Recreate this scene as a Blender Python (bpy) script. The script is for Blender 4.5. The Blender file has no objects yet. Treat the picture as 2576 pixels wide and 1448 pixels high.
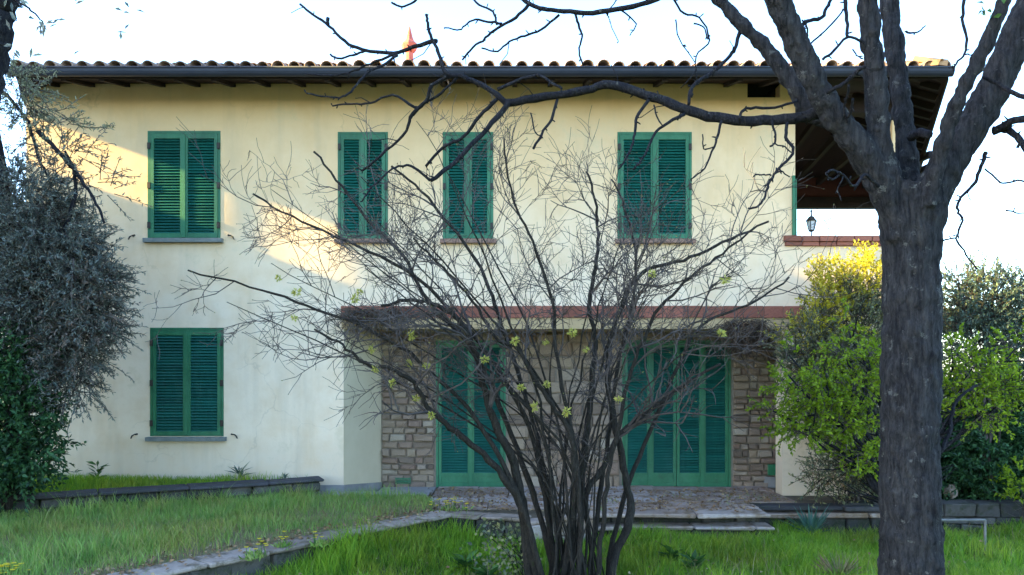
import bpy, bmesh, math, random
import numpy as np
from mathutils import Vector, Matrix

random.seed(7)
RNG = np.random.default_rng(11)
SC = bpy.context.scene
COL = SC.collection

# ------------------------------------------------------------------ camera, sky, sun, exposure
CAM_Y, EYE, F = -11.78, 1.6, 2003.0          # metres, metres, focal length in picture units (2576 wide)
HOR, CX = 945.0, 1288.0
cam_d = bpy.data.cameras.new('camera')
cam = bpy.data.objects.new('camera', cam_d)
COL.objects.link(cam)
cam.location = (0, CAM_Y, EYE)
cam.rotation_euler = (math.radians(90), 0, 0)
cam_d.sensor_width = 36.0
cam_d.lens = 36.0 * F / 2576.0
cam_d.shift_y = (HOR - 724.0) / 2576.0
cam_d.clip_start = 0.05
cam_d.clip_end = 3000
SC.camera = cam

SUN_TRAVEL = Vector((1.0, 0.13, -0.36)).normalized()
SUN_EL = math.asin(-SUN_TRAVEL.z)
SUN_ROT = math.atan2(-SUN_TRAVEL.x, -SUN_TRAVEL.y)
w = bpy.data.worlds.new('World')
SC.world = w
w.use_nodes = True
nt = w.node_tree
bg = nt.nodes['Background']
sky = nt.nodes.new('ShaderNodeTexSky')
sky.sky_type = 'NISHITA'
sky.sun_disc = False
sky.sun_elevation = SUN_EL
sky.sun_rotation = SUN_ROT
sky.air_density = 1.0
sky.dust_density = 0.7
sky.ozone_density = 3.2
nt.links.new(sky.outputs[0], bg.inputs[0])
bg.inputs[1].default_value = 0.15
sun_d = bpy.data.lights.new('sun', 'SUN')
sun_d.energy = 5.0
sun_d.angle = math.radians(0.5)
sun_d.color = (1.0, 0.76, 0.27)
sun = bpy.data.objects.new('sun', sun_d)
COL.objects.link(sun)
sun.location = (-20, -5, 15)
sun.rotation_euler = SUN_TRAVEL.to_track_quat('-Z', 'Y').to_euler()
SC.view_settings.view_transform = 'Standard'
SC.view_settings.look = 'None'
SC.view_settings.exposure = 2.9
SC.view_settings.gamma = 1.0
SC.view_settings.use_curve_mapping = False
SC.cycles.max_bounces = 8
SC.cycles.transparent_max_bounces = 8


# ------------------------------------------------------------------ helpers
def P(x, y, d):
    """photo point (2576 wide picture) at a distance d from the camera plane -> place in the garden"""
    return Vector(((x - CX) / F * d, CAM_Y + d, EYE + (HOR - y) / F * d))


def tag(o, label=None, cat=None, group=None, kind=None):
    if label: o['label'] = label
    if cat: o['category'] = cat
    if group: o['group'] = group
    if kind: o['kind'] = kind
    return o


def empty(name, loc=(0, 0, 0), label=None, cat=None, group=None):
    o = bpy.data.objects.new(name, None)
    COL.objects.link(o)
    o.location = loc
    o.empty_display_size = 0.2
    return tag(o, label, cat, group)


def link(name, me, mat=None, parent=None, loc=None):
    o = bpy.data.objects.new(name, me)
    COL.objects.link(o)
    if mat is not None and not me.materials:
        me.materials.append(mat)
    if parent is not None:
        o.parent = parent
        if loc is None:                     # geometry given in world places
            bpy_loc = Vector((0, 0, 0))
            p = parent
            while p is not None:
                bpy_loc += p.location
                p = p.parent
            o.location = -bpy_loc
    if loc is not None:
        o.location = loc
    return o


class MB:
    """collects simple shapes for ONE mesh"""
    def __init__(s):
        s.v, s.f = [], []

    def add(s, verts, faces):
        n = len(s.v)
        s.v += [tuple(a) for a in verts]
        s.f += [tuple(i + n for i in f) for f in faces]

    def box(s, x0, x1, y0, y1, z0, z1):
        s.add([(x0, y0, z0), (x1, y0, z0), (x1, y1, z0), (x0, y1, z0), (x0, y0, z1), (x1, y0, z1), (x1, y1, z1), (x0, y1, z1)],
              [(0, 3, 2, 1), (4, 5, 6, 7), (0, 1, 5, 4), (1, 2, 6, 5), (2, 3, 7, 6), (3, 0, 4, 7)])

    def beam(s, a, b, wd, ht):
        a, b = Vector(a), Vector(b)
        d = (b - a).normalized()
        side = d.cross(Vector((0, 0, 1)))
        if side.length < 1e-4: side = Vector((1, 0, 0))
        side.normalize()
        up = side.cross(d)
        vs = []
        for p in (a, b):
            for su, sv in ((-1, -1), (1, -1), (1, 1), (-1, 1)):
                vs.append(p + side * su * wd / 2 + up * sv * ht / 2)
        s.add(vs, [(0, 1, 2, 3), (7, 6, 5, 4), (0, 4, 5, 1), (1, 5, 6, 2), (2, 6, 7, 3), (3, 7, 4, 0)])

    def tube(s, pts, rad, n=6, cap=True):
        pts = [Vector(p) for p in pts]
        base = len(s.v)
        m = len(pts)
        t0 = (pts[1] - pts[0]).normalized()
        u = t0.cross(Vector((0.3, 0.2, 1)))
        if u.length < 1e-3: u = t0.cross(Vector((1, 0, 0)))
        u.normalize()
        for i, p in enumerate(pts):
            t = (pts[min(i + 1, m - 1)] - pts[max(i - 1, 0)])
            if t.length < 1e-9: t = t0
            t.normalize()
            u = (u - t * u.dot(t))
            if u.length < 1e-6: u = t.orthogonal()
            u.normalize()
            vv = t.cross(u)
            for k in range(n):
                a = 2 * math.pi * k / n
                s.v.append(tuple(p + (u * math.cos(a) + vv * math.sin(a)) * rad[i]))
        for i in range(m - 1):
            for k in range(n):
                a = base + i * n + k
                b = base + i * n + (k + 1) % n
                s.f.append((a, b, b + n, a + n))
        if cap:
            s.f.append(tuple(base + (m - 1) * n + k for k in range(n)))
            s.f.append(tuple(base + n - 1 - k for k in range(n)))

    def lathe(s, cx, cy, prof, n=10):
        base = len(s.v)
        for z, r in prof:
            for k in range(n):
                a = 2 * math.pi * k / n
                s.v.append((cx + math.cos(a) * r, cy + math.sin(a) * r, z))
        for i in range(len(prof) - 1):
            for k in range(n):
                a = base + i * n + k
                b = base + i * n + (k + 1) % n
                s.f.append((a, b, b + n, a + n))
        s.f.append(tuple(base + (len(prof) - 1) * n + k for k in range(n)))
        s.f.append(tuple(base + n - 1 - k for k in range(n)))

    def mesh(s, name, smooth=False):
        me = bpy.data.meshes.new(name)
        me.from_pydata(s.v, [], s.f)
        if smooth:
            me.polygons.foreach_set('use_smooth', [True] * len(me.polygons))
        me.update()
        return me

    def build(s, name, mat, parent=None, smooth=False, loc=None):
        return link(name, s.mesh(name, smooth), mat, parent, loc)


def np_mesh(name, verts, loops, sizes, smooth=False):
    me = bpy.data.meshes.new(name)
    me.vertices.add(len(verts))
    me.vertices.foreach_set('co', np.asarray(verts, dtype=np.float32).ravel())
    me.loops.add(len(loops))
    me.loops.foreach_set('vertex_index', np.asarray(loops, dtype=np.int32))
    me.polygons.add(len(sizes))
    starts = np.concatenate(([0], np.cumsum(sizes)[:-1])).astype(np.int32)
    me.polygons.foreach_set('loop_start', starts)
    if smooth:
        me.polygons.foreach_set('use_smooth', np.ones(len(sizes), dtype=bool))
    me.update(calc_edges=True)
    me.validate()
    return me


# ------------------------------------------------------------------ materials
class NT:
    def __init__(s, name):
        s.m = bpy.data.materials.new(name)
        s.m.use_nodes = True
        s.t = s.m.node_tree
        s.b = s.t.nodes['Principled BSDF']
        s.b.inputs['Roughness'].default_value = 0.85
        s.b.inputs['Specular IOR Level'].default_value = 0.3
        s.tc = None

    def n(s, kind, **kw):
        nd = s.t.nodes.new(kind)
        for k, v in kw.items():
            if k.startswith('i_'):
                nd.inputs[k[2:].replace('_', ' ')].default_value = v
            else:
                setattr(nd, k, v)
        return nd

    def l(s, a, b): s.t.links.new(a, b)

    def coord(s, scale=(1, 1, 1), which='Object', rot=(0, 0, 0)):
        if s.tc is None: s.tc = s.n('ShaderNodeTexCoord')
        mp = s.n('ShaderNodeMapping')
        mp.inputs['Scale'].default_value = scale
        mp.inputs['Rotation'].default_value = rot
        s.l(s.tc.outputs[which], mp.inputs[0])
        return mp.outputs[0]

    def noise(s, scale, detail=5, rough=0.6, stretch=(1, 1, 1), which='Object'):
        nd = s.n('ShaderNodeTexNoise')
        nd.inputs['Scale'].default_value = scale
        nd.inputs['Detail'].default_value = detail
        nd.inputs['Roughness'].default_value = rough
        s.l(s.coord(stretch, which), nd.inputs['Vector'])
        return nd.outputs['Fac']

    def ramp(s, fac, stops):
        r = s.n('ShaderNodeValToRGB')
        el = r.color_ramp.elements
        while len(el) < len(stops): el.new(0.5)
        for e, (p, c) in zip(el, stops):
            e.position = p
            e.color = (*c, 1) if len(c) == 3 else c
        s.l(fac, r.inputs[0])
        return r.outputs[0]

    def mix(s, fac, a, b, mode='MIX'):
        m = s.n('ShaderNodeMix', data_type='RGBA', blend_type=mode)
        for sock, val in ((m.inputs[0], fac), (m.inputs[6], a), (m.inputs[7], b)):
            if hasattr(val, 'is_linked'): s.l(val, sock)
            elif isinstance(val, (int, float)): sock.default_value = val
            else: sock.default_value = (*val, 1)
        return m.outputs[2]

    def math(s, op, a, b=0.0):
        m = s.n('ShaderNodeMath', operation=op)
        for i, val in enumerate((a, b)):
            if hasattr(val, 'is_linked'): s.l(val, m.inputs[i])
            else: m.inputs[i].default_value = val
        return m.outputs[0]

    def island(s):
        g = s.n('ShaderNodeNewGeometry')
        return g.outputs['Random Per Island']

    def objrand(s):
        return s.n('ShaderNodeObjectInfo').outputs['Random']

    def col(s, c):
        if hasattr(c, 'is_linked'): s.l(c, s.b.inputs['Base Color'])
        else: s.b.inputs['Base Color'].default_value = (*c, 1)

    def bump(s, h, strength=0.5, dist=0.01):
        b = s.n('ShaderNodeBump')
        b.inputs['Strength'].default_value = strength
        b.inputs['Distance'].default_value = dist
        s.l(h, b.inputs['Height'])
        s.l(b.outputs[0], s.b.inputs['Normal'])

    def rough(s, r): s.b.inputs['Roughness'].default_value = r


def mat_simple(name, c0, c1, scale=6, bump=0.3, dist=0.005, rough=0.85, stretch=(1, 1, 1), rand=0.0, spec=0.3, metal=0.0):
    m = NT(name)
    f = m.noise(scale, 6, 0.65, stretch)
    c = m.ramp(f, [(0.3, c0), (0.7, c1)])
    if rand:
        r = m.math('MULTIPLY_ADD', m.objrand(), 2 * rand)
        r.node.inputs[2].default_value = 1 - rand
        cmb = m.n('ShaderNodeCombineColor')
        for i in range(3): m.l(r, cmb.inputs[i])
        c = m.mix(1.0, c, cmb.outputs[0], 'MULTIPLY')
    m.col(c)
    if bump: m.bump(m.noise(scale * 4, 4, 0.6, stretch), bump, dist)
    m.rough(rough)
    m.b.inputs['Specular IOR Level'].default_value = spec
    m.b.inputs['Metallic'].default_value = metal
    return m.m


def mat_leaf(name, cols, trans=0.35, rough=0.55, spec=0.35, patch=None):
    """leaf colour drawn per leaf, light passing through"""
    m = NT(name)
    k = len(cols)
    c = m.ramp(m.island(), [((i + 0.5) / k, cc) for i, cc in enumerate(cols)])
    if patch:
        c = m.mix(m.ramp(m.noise(patch[0], 4, 0.6), [(0.46, (0, 0, 0)), (0.62, (1, 1, 1))]), c, m.mix(1.0, c, patch[1], 'MULTIPLY'))
        c = m.mix(m.ramp(m.noise(patch[0] * 4.3, 3, 0.6), [(0.5, (0, 0, 0)), (0.62, (1, 1, 1))]), c, m.mix(1.0, c, patch[2], 'MULTIPLY'))
    m.col(c)
    m.rough(rough)
    m.b.inputs['Specular IOR Level'].default_value = spec
    tr = m.n('ShaderNodeBsdfTranslucent')
    m.l(c, tr.inputs[0])
    mx = m.n('ShaderNodeMixShader')
    mx.inputs[0].default_value = trans
    m.l(m.b.outputs[0], mx.inputs[1])
    m.l(tr.outputs[0], mx.inputs[2])
    m.l(mx.outputs[0], m.t.nodes['Material Output'].inputs[0])
    return m.m


def make_plaster():
    m = NT('old_plaster')
    geo = m.n('ShaderNodeTexCoord')
    sep = m.n('ShaderNodeSeparateXYZ')
    m.l(geo.outputs['Object'], sep.inputs[0])
    big = m.noise(0.55, 5, 0.6)
    mid = m.noise(2.2, 6, 0.65)
    # limewash worn paler on the lower storey, ochre kept higher up
    h = m.n('ShaderNodeMapRange')
    h.inputs[1].default_value = 4.4
    h.inputs[2].default_value = 2.6
    m.l(sep.outputs[2], h.inputs[0])
    fac = m.math('ADD', h.outputs[0], m.math('MULTIPLY_ADD', big, 1.3))
    fac.node.inputs[1].default_value = 1.0
    sub = m.math('SUBTRACT', m.math('MULTIPLY', big, 1.5), 0.75)
    fac = m.math('ADD', h.outputs[0], sub)
    fac.node.use_clamp = True
    ochre = m.ramp(mid, [(0.3, (0.74, 0.50, 0.27)), (0.72, (0.82, 0.57, 0.32))])
    pale = m.ramp(mid, [(0.28, (0.75, 0.57, 0.38)), (0.6, (0.84, 0.68, 0.50))])
    c = m.mix(fac, ochre, pale)
    st = m.noise(3.0, 4, 0.6, (1.0, 1.0, 0.12))
    c = m.mix(m.ramp(st, [(0.52, (0, 0, 0)), (0.75, (0.28, 0.28, 0.28))]), c, (0.40, 0.32, 0.22))
    sp = m.noise(1.1, 7, 0.7)
    c = m.mix(m.ramp(sp, [(0.56, (0, 0, 0)), (0.66, (0.5, 0.5, 0.5))]), c, (0.60, 0.47, 0.28))
    cv = m.n('ShaderNodeTexVoronoi', feature='DISTANCE_TO_EDGE')
    cv.inputs['Scale'].default_value = 0.9
    wob = m.n('ShaderNodeTexNoise'); wob.inputs['Scale'].default_value = 3.0; wob.inputs['Detail'].default_value = 6
    m.l(m.coord(), wob.inputs['Vector'])
    ad = m.n('ShaderNodeVectorMath', operation='MULTIPLY_ADD')
    m.l(wob.outputs['Color'], ad.inputs[0]); ad.inputs[1].default_value = (.5, .5, .5); m.l(m.coord(), ad.inputs[2])
    m.l(ad.outputs[0], cv.inputs['Vector'])
    crack = m.math('MULTIPLY', m.ramp(cv.outputs['Distance'], [(0.002, (1, 1, 1)), (0.010, (0, 0, 0))]), m.ramp(m.noise(0.7, 3, 0.5), [(0.5, (0, 0, 0)), (0.6, (.2, .2, .2))]))
    c = m.mix(crack, c, (0.25, 0.19, 0.13))
    # darker, blotchy grey brown band towards the ground
    g = m.n('ShaderNodeMapRange')
    g.inputs[1].default_value = 0.75
    g.inputs[2].default_value = 0.0
    m.l(sep.outputs[2], g.inputs[0])
    gf = m.math('MULTIPLY', g.outputs[0], m.math('MULTIPLY', mid, 0.7))
    c = m.mix(gf, c, (0.34, 0.30, 0.24))
    m.col(c)
    m.bump(m.noise(28, 5, 0.6), 0.35, 0.006)
    m.rough(0.95)
    m.b.inputs['Specular IOR Level'].default_value = 0.15
    return m.m


def make_bark(name, dark, light, lichen, lich=0.62, scale=1.0):
    m = NT(name)
    v = m.n('ShaderNodeTexVoronoi', feature='DISTANCE_TO_EDGE')
    v.inputs['Scale'].default_value = 24 * scale
    v.inputs['Randomness'].default_value = 1.0
    wob = m.n('ShaderNodeTexNoise'); wob.inputs['Scale'].default_value = 9 * scale; wob.inputs['Detail'].default_value = 3
    co = m.coord((1, 1, 0.16))
    m.l(m.coord((1, 1, 0.5)), wob.inputs['Vector'])
    add = m.n('ShaderNodeVectorMath', operation='MULTIPLY_ADD')
    m.l(wob.outputs['Color'], add.inputs[0]); add.inputs[1].default_value = (.10 / scale, .10 / scale, .02 / scale); m.l(co, add.inputs[2])
    m.l(add.outputs[0], v.inputs['Vector'])
    f = m.noise(20 * scale, 10, 0.78, (1, 1, 0.14))
    f2 = m.noise(55 * scale, 6, 0.75, (1, 1, 0.35))
    ridge = m.math('MULTIPLY', v.outputs['Distance'], 2.4); ridge.node.use_clamp = True
    mixf = m.math('MULTIPLY', m.math('ADD', m.math('MULTIPLY', ridge, .35), m.math('MULTIPLY', m.ramp(f, [(0.34, (0, 0, 0)), (0.66, (1, 1, 1))]), .75)), m.ramp(f2, [(0.30, (0.35, 0.35, 0.35)), (0.62, (1, 1, 1))]))
    c = m.ramp(mixf, [(0.02, dark), (0.75, light)])
    li = m.noise(11 * scale, 8, 0.72)
    c = m.mix(m.ramp(li, [(lich, (0, 0, 0)), (lich + 0.06, (0.8, 0.8, 0.8))]), c, lichen)
    m.col(c)
    hh = m.math('ADD', m.math('MULTIPLY', ridge, .25), m.math('ADD', f, m.math('MULTIPLY', f2, .35)))
    m.bump(hh, 1.0, 0.05 / scale)
    m.rough(0.95)
    m.b.inputs['Specular IOR Level'].default_value = 0.12
    return m.m


M = {}
M['plaster'] = make_plaster()
M['cream'] = mat_simple('cream_plaster', (0.56, 0.46, 0.30), (0.64, 0.535, 0.36), 1.5, 0.3, 0.005)
M['tan'] = mat_simple('tan_plaster', (0.36, 0.25, 0.13), (0.50, 0.36, 0.19), 2.5, 0.4, 0.006)
M['plinth'] = mat_simple('grey_render', (0.19, 0.18, 0.17), (0.32, 0.30, 0.28), 4, 0.5, 0.008)
M['green'] = mat_simple('green_paint', (0.014, 0.105, 0.048), (0.03, 0.17, 0.075), 5, 0.15, 0.002, 0.5, (1, 1, 0.3), 0.12, 0.4)
def fade_paint(m_, pale, dirt):
    t = m_.node_tree; b = t.nodes['Principled BSDF']
    src = b.inputs['Base Color'].links[0].from_socket
    tc = t.nodes.new('ShaderNodeTexCoord'); oi = t.nodes.new('ShaderNodeObjectInfo')
    ad = t.nodes.new('ShaderNodeVectorMath'); ad.operation = 'ADD'
    t.links.new(tc.outputs['Object'], ad.inputs[0]); t.links.new(oi.outputs['Location'], ad.inputs[1])
    for sc, lo, hi, col in ((2.6, .5, .74, pale), (7.0, .56, .76, dirt)):
        n = t.nodes.new('ShaderNodeTexNoise'); n.inputs['Scale'].default_value = sc; n.inputs['Detail'].default_value = 8; n.inputs['Roughness'].default_value = .7
        t.links.new(ad.outputs[0], n.inputs['Vector'])
        rp = t.nodes.new('ShaderNodeValToRGB'); rp.color_ramp.elements[0].position = lo; rp.color_ramp.elements[1].position = hi
        rp.color_ramp.elements[1].color = (.7, .7, .7, 1)
        t.links.new(n.outputs['Fac'], rp.inputs[0])
        mx = t.nodes.new('ShaderNodeMix'); mx.data_type = 'RGBA'
        t.links.new(rp.outputs[0], mx.inputs[0]); t.links.new(src, mx.inputs[6]); mx.inputs[7].default_value = (*col, 1)
        src = mx.outputs[2]
    t.links.new(src, b.inputs['Base Color'])


fade_paint(M['green'], (0.06, 0.21, 0.11), (0.03, 0.07, 0.04))
M['slat'] = mat_simple('shaded_slat_paint', (0.004, 0.070, 0.056), (0.009, 0.115, 0.085), 7, 0.1, 0.002, 0.5, (0.3, 1, 1), 0.22, 0.4)  # same green as the frames, shade between louvres put into a darker tone
fade_paint(M['slat'], (0.03, 0.13, 0.10), (0.008, 0.03, 0.026))
M['sill'] = mat_simple('sill_stone', (0.13, 0.15, 0.14), (0.24, 0.25, 0.23), 9, 0.4, 0.004)
M['sill_red'] = mat_simple('sill_brick', (0.22, 0.12, 0.09), (0.32, 0.20, 0.14), 9, 0.4, 0.004)
M['iron'] = mat_simple('dark_iron', (0.02, 0.02, 0.02), (0.06, 0.045, 0.035), 20, 0.3, 0.002, 0.6)
M['glass'] = mat_simple('dark_glass', (0.01, 0.012, 0.014), (0.02, 0.022, 0.025), 2, 0, 0, 0.08, spec=0.5)
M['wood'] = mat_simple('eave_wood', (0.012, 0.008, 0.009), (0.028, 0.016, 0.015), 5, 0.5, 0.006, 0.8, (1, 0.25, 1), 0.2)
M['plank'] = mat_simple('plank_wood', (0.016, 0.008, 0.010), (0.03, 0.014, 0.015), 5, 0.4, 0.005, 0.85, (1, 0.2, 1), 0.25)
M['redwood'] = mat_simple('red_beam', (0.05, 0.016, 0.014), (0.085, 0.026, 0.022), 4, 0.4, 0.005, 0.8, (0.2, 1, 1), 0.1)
M['gutter'] = mat_simple('gutter_metal', (0.018, 0.021, 0.034), (0.038, 0.042, 0.06), 3, 0.2, 0.003, 0.55, (0.4, 1, 1), 0, 0.4, 0.2)
M['tile'] = mat_simple('roof_terracotta', (0.20, 0.13, 0.10), (0.38, 0.26, 0.20), 9, 0.6, 0.008, 0.9, rand=0.3)
M['tile_sunlit'] = mat_simple('sunlit_terracotta', (0.38, 0.19, 0.08), (0.56, 0.31, 0.15), 9, 0.6, 0.008, 0.9, rand=0.15)  # roof terracotta with sunlight on the corner tiles put into the colour
M['brick'] = mat_simple('terracotta_brick', (0.20, 0.07, 0.045), (0.32, 0.12, 0.08), 8, 0.6, 0.006, 0.9, rand=0.22)
M['redclay'] = mat_simple('red_clay', (0.42, 0.09, 0.06), (0.58, 0.16, 0.11), 8, 0.4, 0.004, 0.8)
M['mortar'] = mat_simple('mortar', (0.20, 0.165, 0.125), (0.30, 0.24, 0.18), 12, 0.6, 0.01)


def make_stone(name, stops, rand=0.3, moss=None):
    m = NT(name)
    c = m.ramp(m.objrand(), stops)
    f = m.noise(11, 6, 0.7)
    c = m.mix(m.ramp(f, [(0.3, (0.15, 0.15, 0.15)), (0.75, (0.75, 0.75, 0.75))]), m.mix(1.0, c, (0.55, 0.53, 0.50), 'MULTIPLY'), c)
    if moss:
        mo = m.noise(4.5, 7, 0.7)
        c = m.mix(m.ramp(mo, [(0.50, (0, 0, 0)), (0.62, (0.8, 0.8, 0.8))]), c, moss)
    m.col(c)
    m.bump(m.noise(30, 6, 0.7), 0.8, 0.012)
    m.rough(0.95)
    m.b.inputs['Specular IOR Level'].default_value = 0.15
    return m.m


M['stone'] = make_stone('cladding_stone', [(0.0, (0.20, 0.15, 0.115)), (0.25, (0.36, 0.265, 0.19)), (0.5, (0.44, 0.335, 0.235)), (0.7, (0.31, 0.21, 0.155)), (1.0, (0.50, 0.42, 0.32))])
M['wallstone'] = make_stone('garden_stone', [(0, (0.05, 0.05, 0.052)), (0.5, (0.10, 0.095, 0.09)), (1, (0.17, 0.16, 0.145))], moss=(0.028, 0.035, 0.016))
M['coping'] = make_stone('coping_stone', [(0, (0.05, 0.05, 0.058)), (1, (0.10, 0.097, 0.105))], moss=(0.04, 0.045, 0.035))
M['kerb'] = make_stone('kerb_stone', [(0, (0.30, 0.24, 0.20)), (1, (0.46, 0.38, 0.33))], moss=(0.11, 0.085, 0.05))
M['slab'] = make_stone('slab_stone', [(0, (0.33, 0.25, 0.205)), (0.5, (0.45, 0.36, 0.31)), (1, (0.55, 0.48, 0.44))], moss=(0.17, 0.11, 0.06))
M['flag'] = make_stone('flag_stone', [(0, (0.34, 0.25, 0.20)), (0.5, (0.46, 0.36, 0.31)), (1, (0.56, 0.49, 0.46))], moss=(0.20, 0.12, 0.05))
M['soil'] = mat_simple('soil', (0.055, 0.045, 0.028), (0.13, 0.10, 0.065), 5, 0.8, 0.03)
M['turf'] = mat_simple('turf', (0.025, 0.05, 0.012), (0.06, 0.085, 0.025), 3, 0.8, 0.03)
M['dryturf'] = mat_simple('dry_turf', (0.14, 0.11, 0.06), (0.19, 0.19, 0.085), 3, 0.8, 0.03)
M['bark'] = make_bark('grey_bark', (0.008, 0.008, 0.011), (0.066, 0.064, 0.066), (0.15, 0.15, 0.138), 0.595)
M['branch'] = make_bark('branch_bark', (0.006, 0.006, 0.012), (0.04, 0.039, 0.042), (0.12, 0.125, 0.11), 0.60, 2.0)
M['stem'] = make_bark('stem_bark', (0.012, 0.010, 0.009), (0.058, 0.050, 0.041), (0.03, 0.045, 0.016), 0.60, 2.5)
M['twig'] = mat_simple('twig_bark', (0.035, 0.028, 0.026), (0.10, 0.08, 0.07), 8, 0.2, 0.002)
M['dryvine'] = mat_simple('dry_vine', (0.03, 0.02, 0.014), (0.085, 0.055, 0.035), 8, 0.2, 0.002)
M['lime'] = mat_leaf('lime_leaf', [(0.15, 0.24, 0.010), (0.22, 0.33, 0.014), (0.30, 0.40, 0.02), (0.18, 0.28, 0.012)], 0.5)
M['sunlit_gold'] = mat_leaf('sunlit_gold_leaf', [(0.44, 0.40, 0.03), (0.62, 0.52, 0.04), (0.32, 0.34, 0.04), (0.70, 0.60, 0.08)], 0.5)  # sunlight on the shrub's top put into a yellow leaf colour
M['olive'] = mat_leaf('olive_leaf', [(0.09, 0.115, 0.10), (0.15, 0.18, 0.15), (0.26, 0.28, 0.22), (0.10, 0.125, 0.11), (0.19, 0.17, 0.135)], 0.35)
M['olive_sunlit'] = mat_leaf('olive_sunlit_leaf', [(0.20, 0.21, 0.12), (0.30, 0.29, 0.17), (0.15, 0.17, 0.11)], 0.3)  # sunlight on the upper olive leaves put into a paler tone
M['rust'] = mat_leaf('russet_leaf', [(0.15, 0.11, 0.085), (0.21, 0.15, 0.11), (0.11, 0.105, 0.09)], 0.2)
M['greygreen'] = mat_leaf('grey_green_leaf', [(0.09, 0.11, 0.06), (0.18, 0.20, 0.09), (0.30, 0.28, 0.11), (0.11, 0.14, 0.09)], 0.3)
M['bluegreen'] = mat_leaf('blue_green_leaf', [(0.06, 0.11, 0.09), (0.11, 0.17, 0.13), (0.18, 0.23, 0.13)], 0.3)
M['dark'] = mat_leaf('dark_leaf', [(0.014, 0.045, 0.018), (0.028, 0.085, 0.028), (0.05, 0.13, 0.04)], 0.2)
M['grass'] = mat_leaf('lawn_blade', [(0.14, 0.29, 0.02), (0.21, 0.39, 0.025), (0.31, 0.46, 0.04), (0.17, 0.33, 0.022)], 0.5, 0.5, patch=(0.9, (1.25, 0.92, 1.3), (0.55, 0.70, 0.8)))
M['meadow'] = mat_leaf('meadow_blade', [(0.17, 0.30, 0.045), (0.25, 0.38, 0.08), (0.36, 0.37, 0.14), (0.18, 0.36, 0.06), (0.29, 0.43, 0.10)], 0.35, patch=(0.8, (1.2, 0.9, 0.9), (0.6, 0.78, 0.75)))
M['straw'] = mat_leaf('straw_blade', [(0.25, 0.19, 0.10), (0.34, 0.27, 0.15), (0.19, 0.14, 0.08)], 0.3)
M['weed'] = mat_leaf('weed_leaf', [(0.03, 0.09, 0.02), (0.05, 0.13, 0.03), (0.08, 0.17, 0.035)], 0.3)
M['iris'] = mat_leaf('sword_leaf', [(0.05, 0.13, 0.10), (0.08, 0.17, 0.12)], 0.25)
M['yellow'] = mat_leaf('yellow_petal', [(0.62, 0.48, 0.02), (0.72, 0.56, 0.03)], 0.3)
M['blossom'] = mat_leaf('pale_yellow_petal', [(0.50, 0.48, 0.10), (0.66, 0.60, 0.16), (0.40, 0.42, 0.09)], 0.5)
M['bud'] = mat_leaf('leaf_bud', [(0.16, 0.15, 0.05), (0.22, 0.22, 0.06), (0.12, 0.09, 0.05)], 0.3)
M['litter'] = mat_leaf('dead_leaf', [(0.20, 0.11, 0.05), (0.30, 0.18, 0.08), (0.14, 0.08, 0.045), (0.36, 0.26, 0.14)], 0.1)
M['pipe'] = mat_simple('pipe_metal', (0.12, 0.12, 0.115), (0.2, 0.2, 0.19), 14, 0.2, 0.002, 0.5, metal=0.3)
M['lampglass'] = mat_simple('frosted_glass', (0.55, 0.55, 0.55), (0.68, 0.68, 0.66), 3, 0, 0, 0.3)
M['shade_house'] = mat_simple('shade_house_plaster', (0.60, 0.52, 0.40), (0.70, 0.61, 0.47), 1.2, 0.3, 0.005)  # pale render of the added shade house, lightened for bounce

# ------------------------------------------------------------------ ground
LAWN_Z, TERR_Z, PATH_Z, BED_Z = -0.50, -0.16, -0.13, 0.06


def lawn_h(x, y):
    e = np.abs((x + .89) * -.7957 - (y + 1.79) * -.6057) + 4 * np.maximum(0, y + 1.6) + 2.0 * np.maximum(0, x - .3)
    return LAWN_Z + .17 * np.exp(-(e / .8) ** 2) + 0.035 * np.sin(x * 1.3 + 0.7 * y) + 0.025 * np.sin(2.1 * y - 0.9 * x) + 0.02 * np.sin(3.7 * x + 1.1)


def grid_mesh(name, xs, ys, hf):
    X, Y = np.meshgrid(xs, ys)
    V = np.stack([X, Y, hf(X, Y)], -1).reshape(-1, 3)
    nx, ny = len(xs), len(ys)
    i = (np.arange(ny - 1)[:, None] * nx + np.arange(nx - 1)[None, :]).ravel()
    L = np.stack([i, i + 1, i + 1 + nx, i + nx], -1).ravel()
    return np_mesh(name, V, L, np.full(len(i), 4), True)


xs = np.concatenate([[-900, -300, -100, -40, -20], np.arange(-14, 14.1, 0.35), [20, 40, 100, 300, 900]])
ys = np.concatenate([[-900, -300, -100, -40, -20], np.arange(-14, 2.1, 0.35), [6, 20, 60, 200, 1200]])
o = link('lawn', grid_mesh('lawn', xs, ys, lawn_h), M['turf'])
tag(o, kind='structure')

# kerb line between the upper meadow and the lawn
K_FAR, K_NEAR, K_R = Vector((-0.89, -1.79)), Vector((-3.28, -4.93)), Vector((0.20, -2.10))
K_EXT = K_NEAR + (K_NEAR - K_FAR).normalized() * 4.5
W_R, W_L = Vector((-2.85, -0.32)), Vector((-6.24, -2.08))
W_EXT = W_L + (W_L - W_R).normalized() * 5.0


def slab_poly(name, pts, z, mat, bottom=-0.7, kind='structure'):
    n = len(pts)
    v = [(p[0], p[1], z) for p in pts] + [(p[0], p[1], bottom) for p in pts]
    f = [tuple(range(n))] + [(i, i + n, (i + 1) % n + n, (i + 1) % n) for i in range(n)]
    me = bpy.data.meshes.new(name)
    me.from_pydata(v, [], f)
    bm = bmesh.new(); bm.from_mesh(me)
    bmesh.ops.recalc_face_normals(bm, faces=bm.faces)
    bm.to_mesh(me); bm.free()
    o = link(name, me, mat)
    return tag(o, kind=kind)


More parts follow.
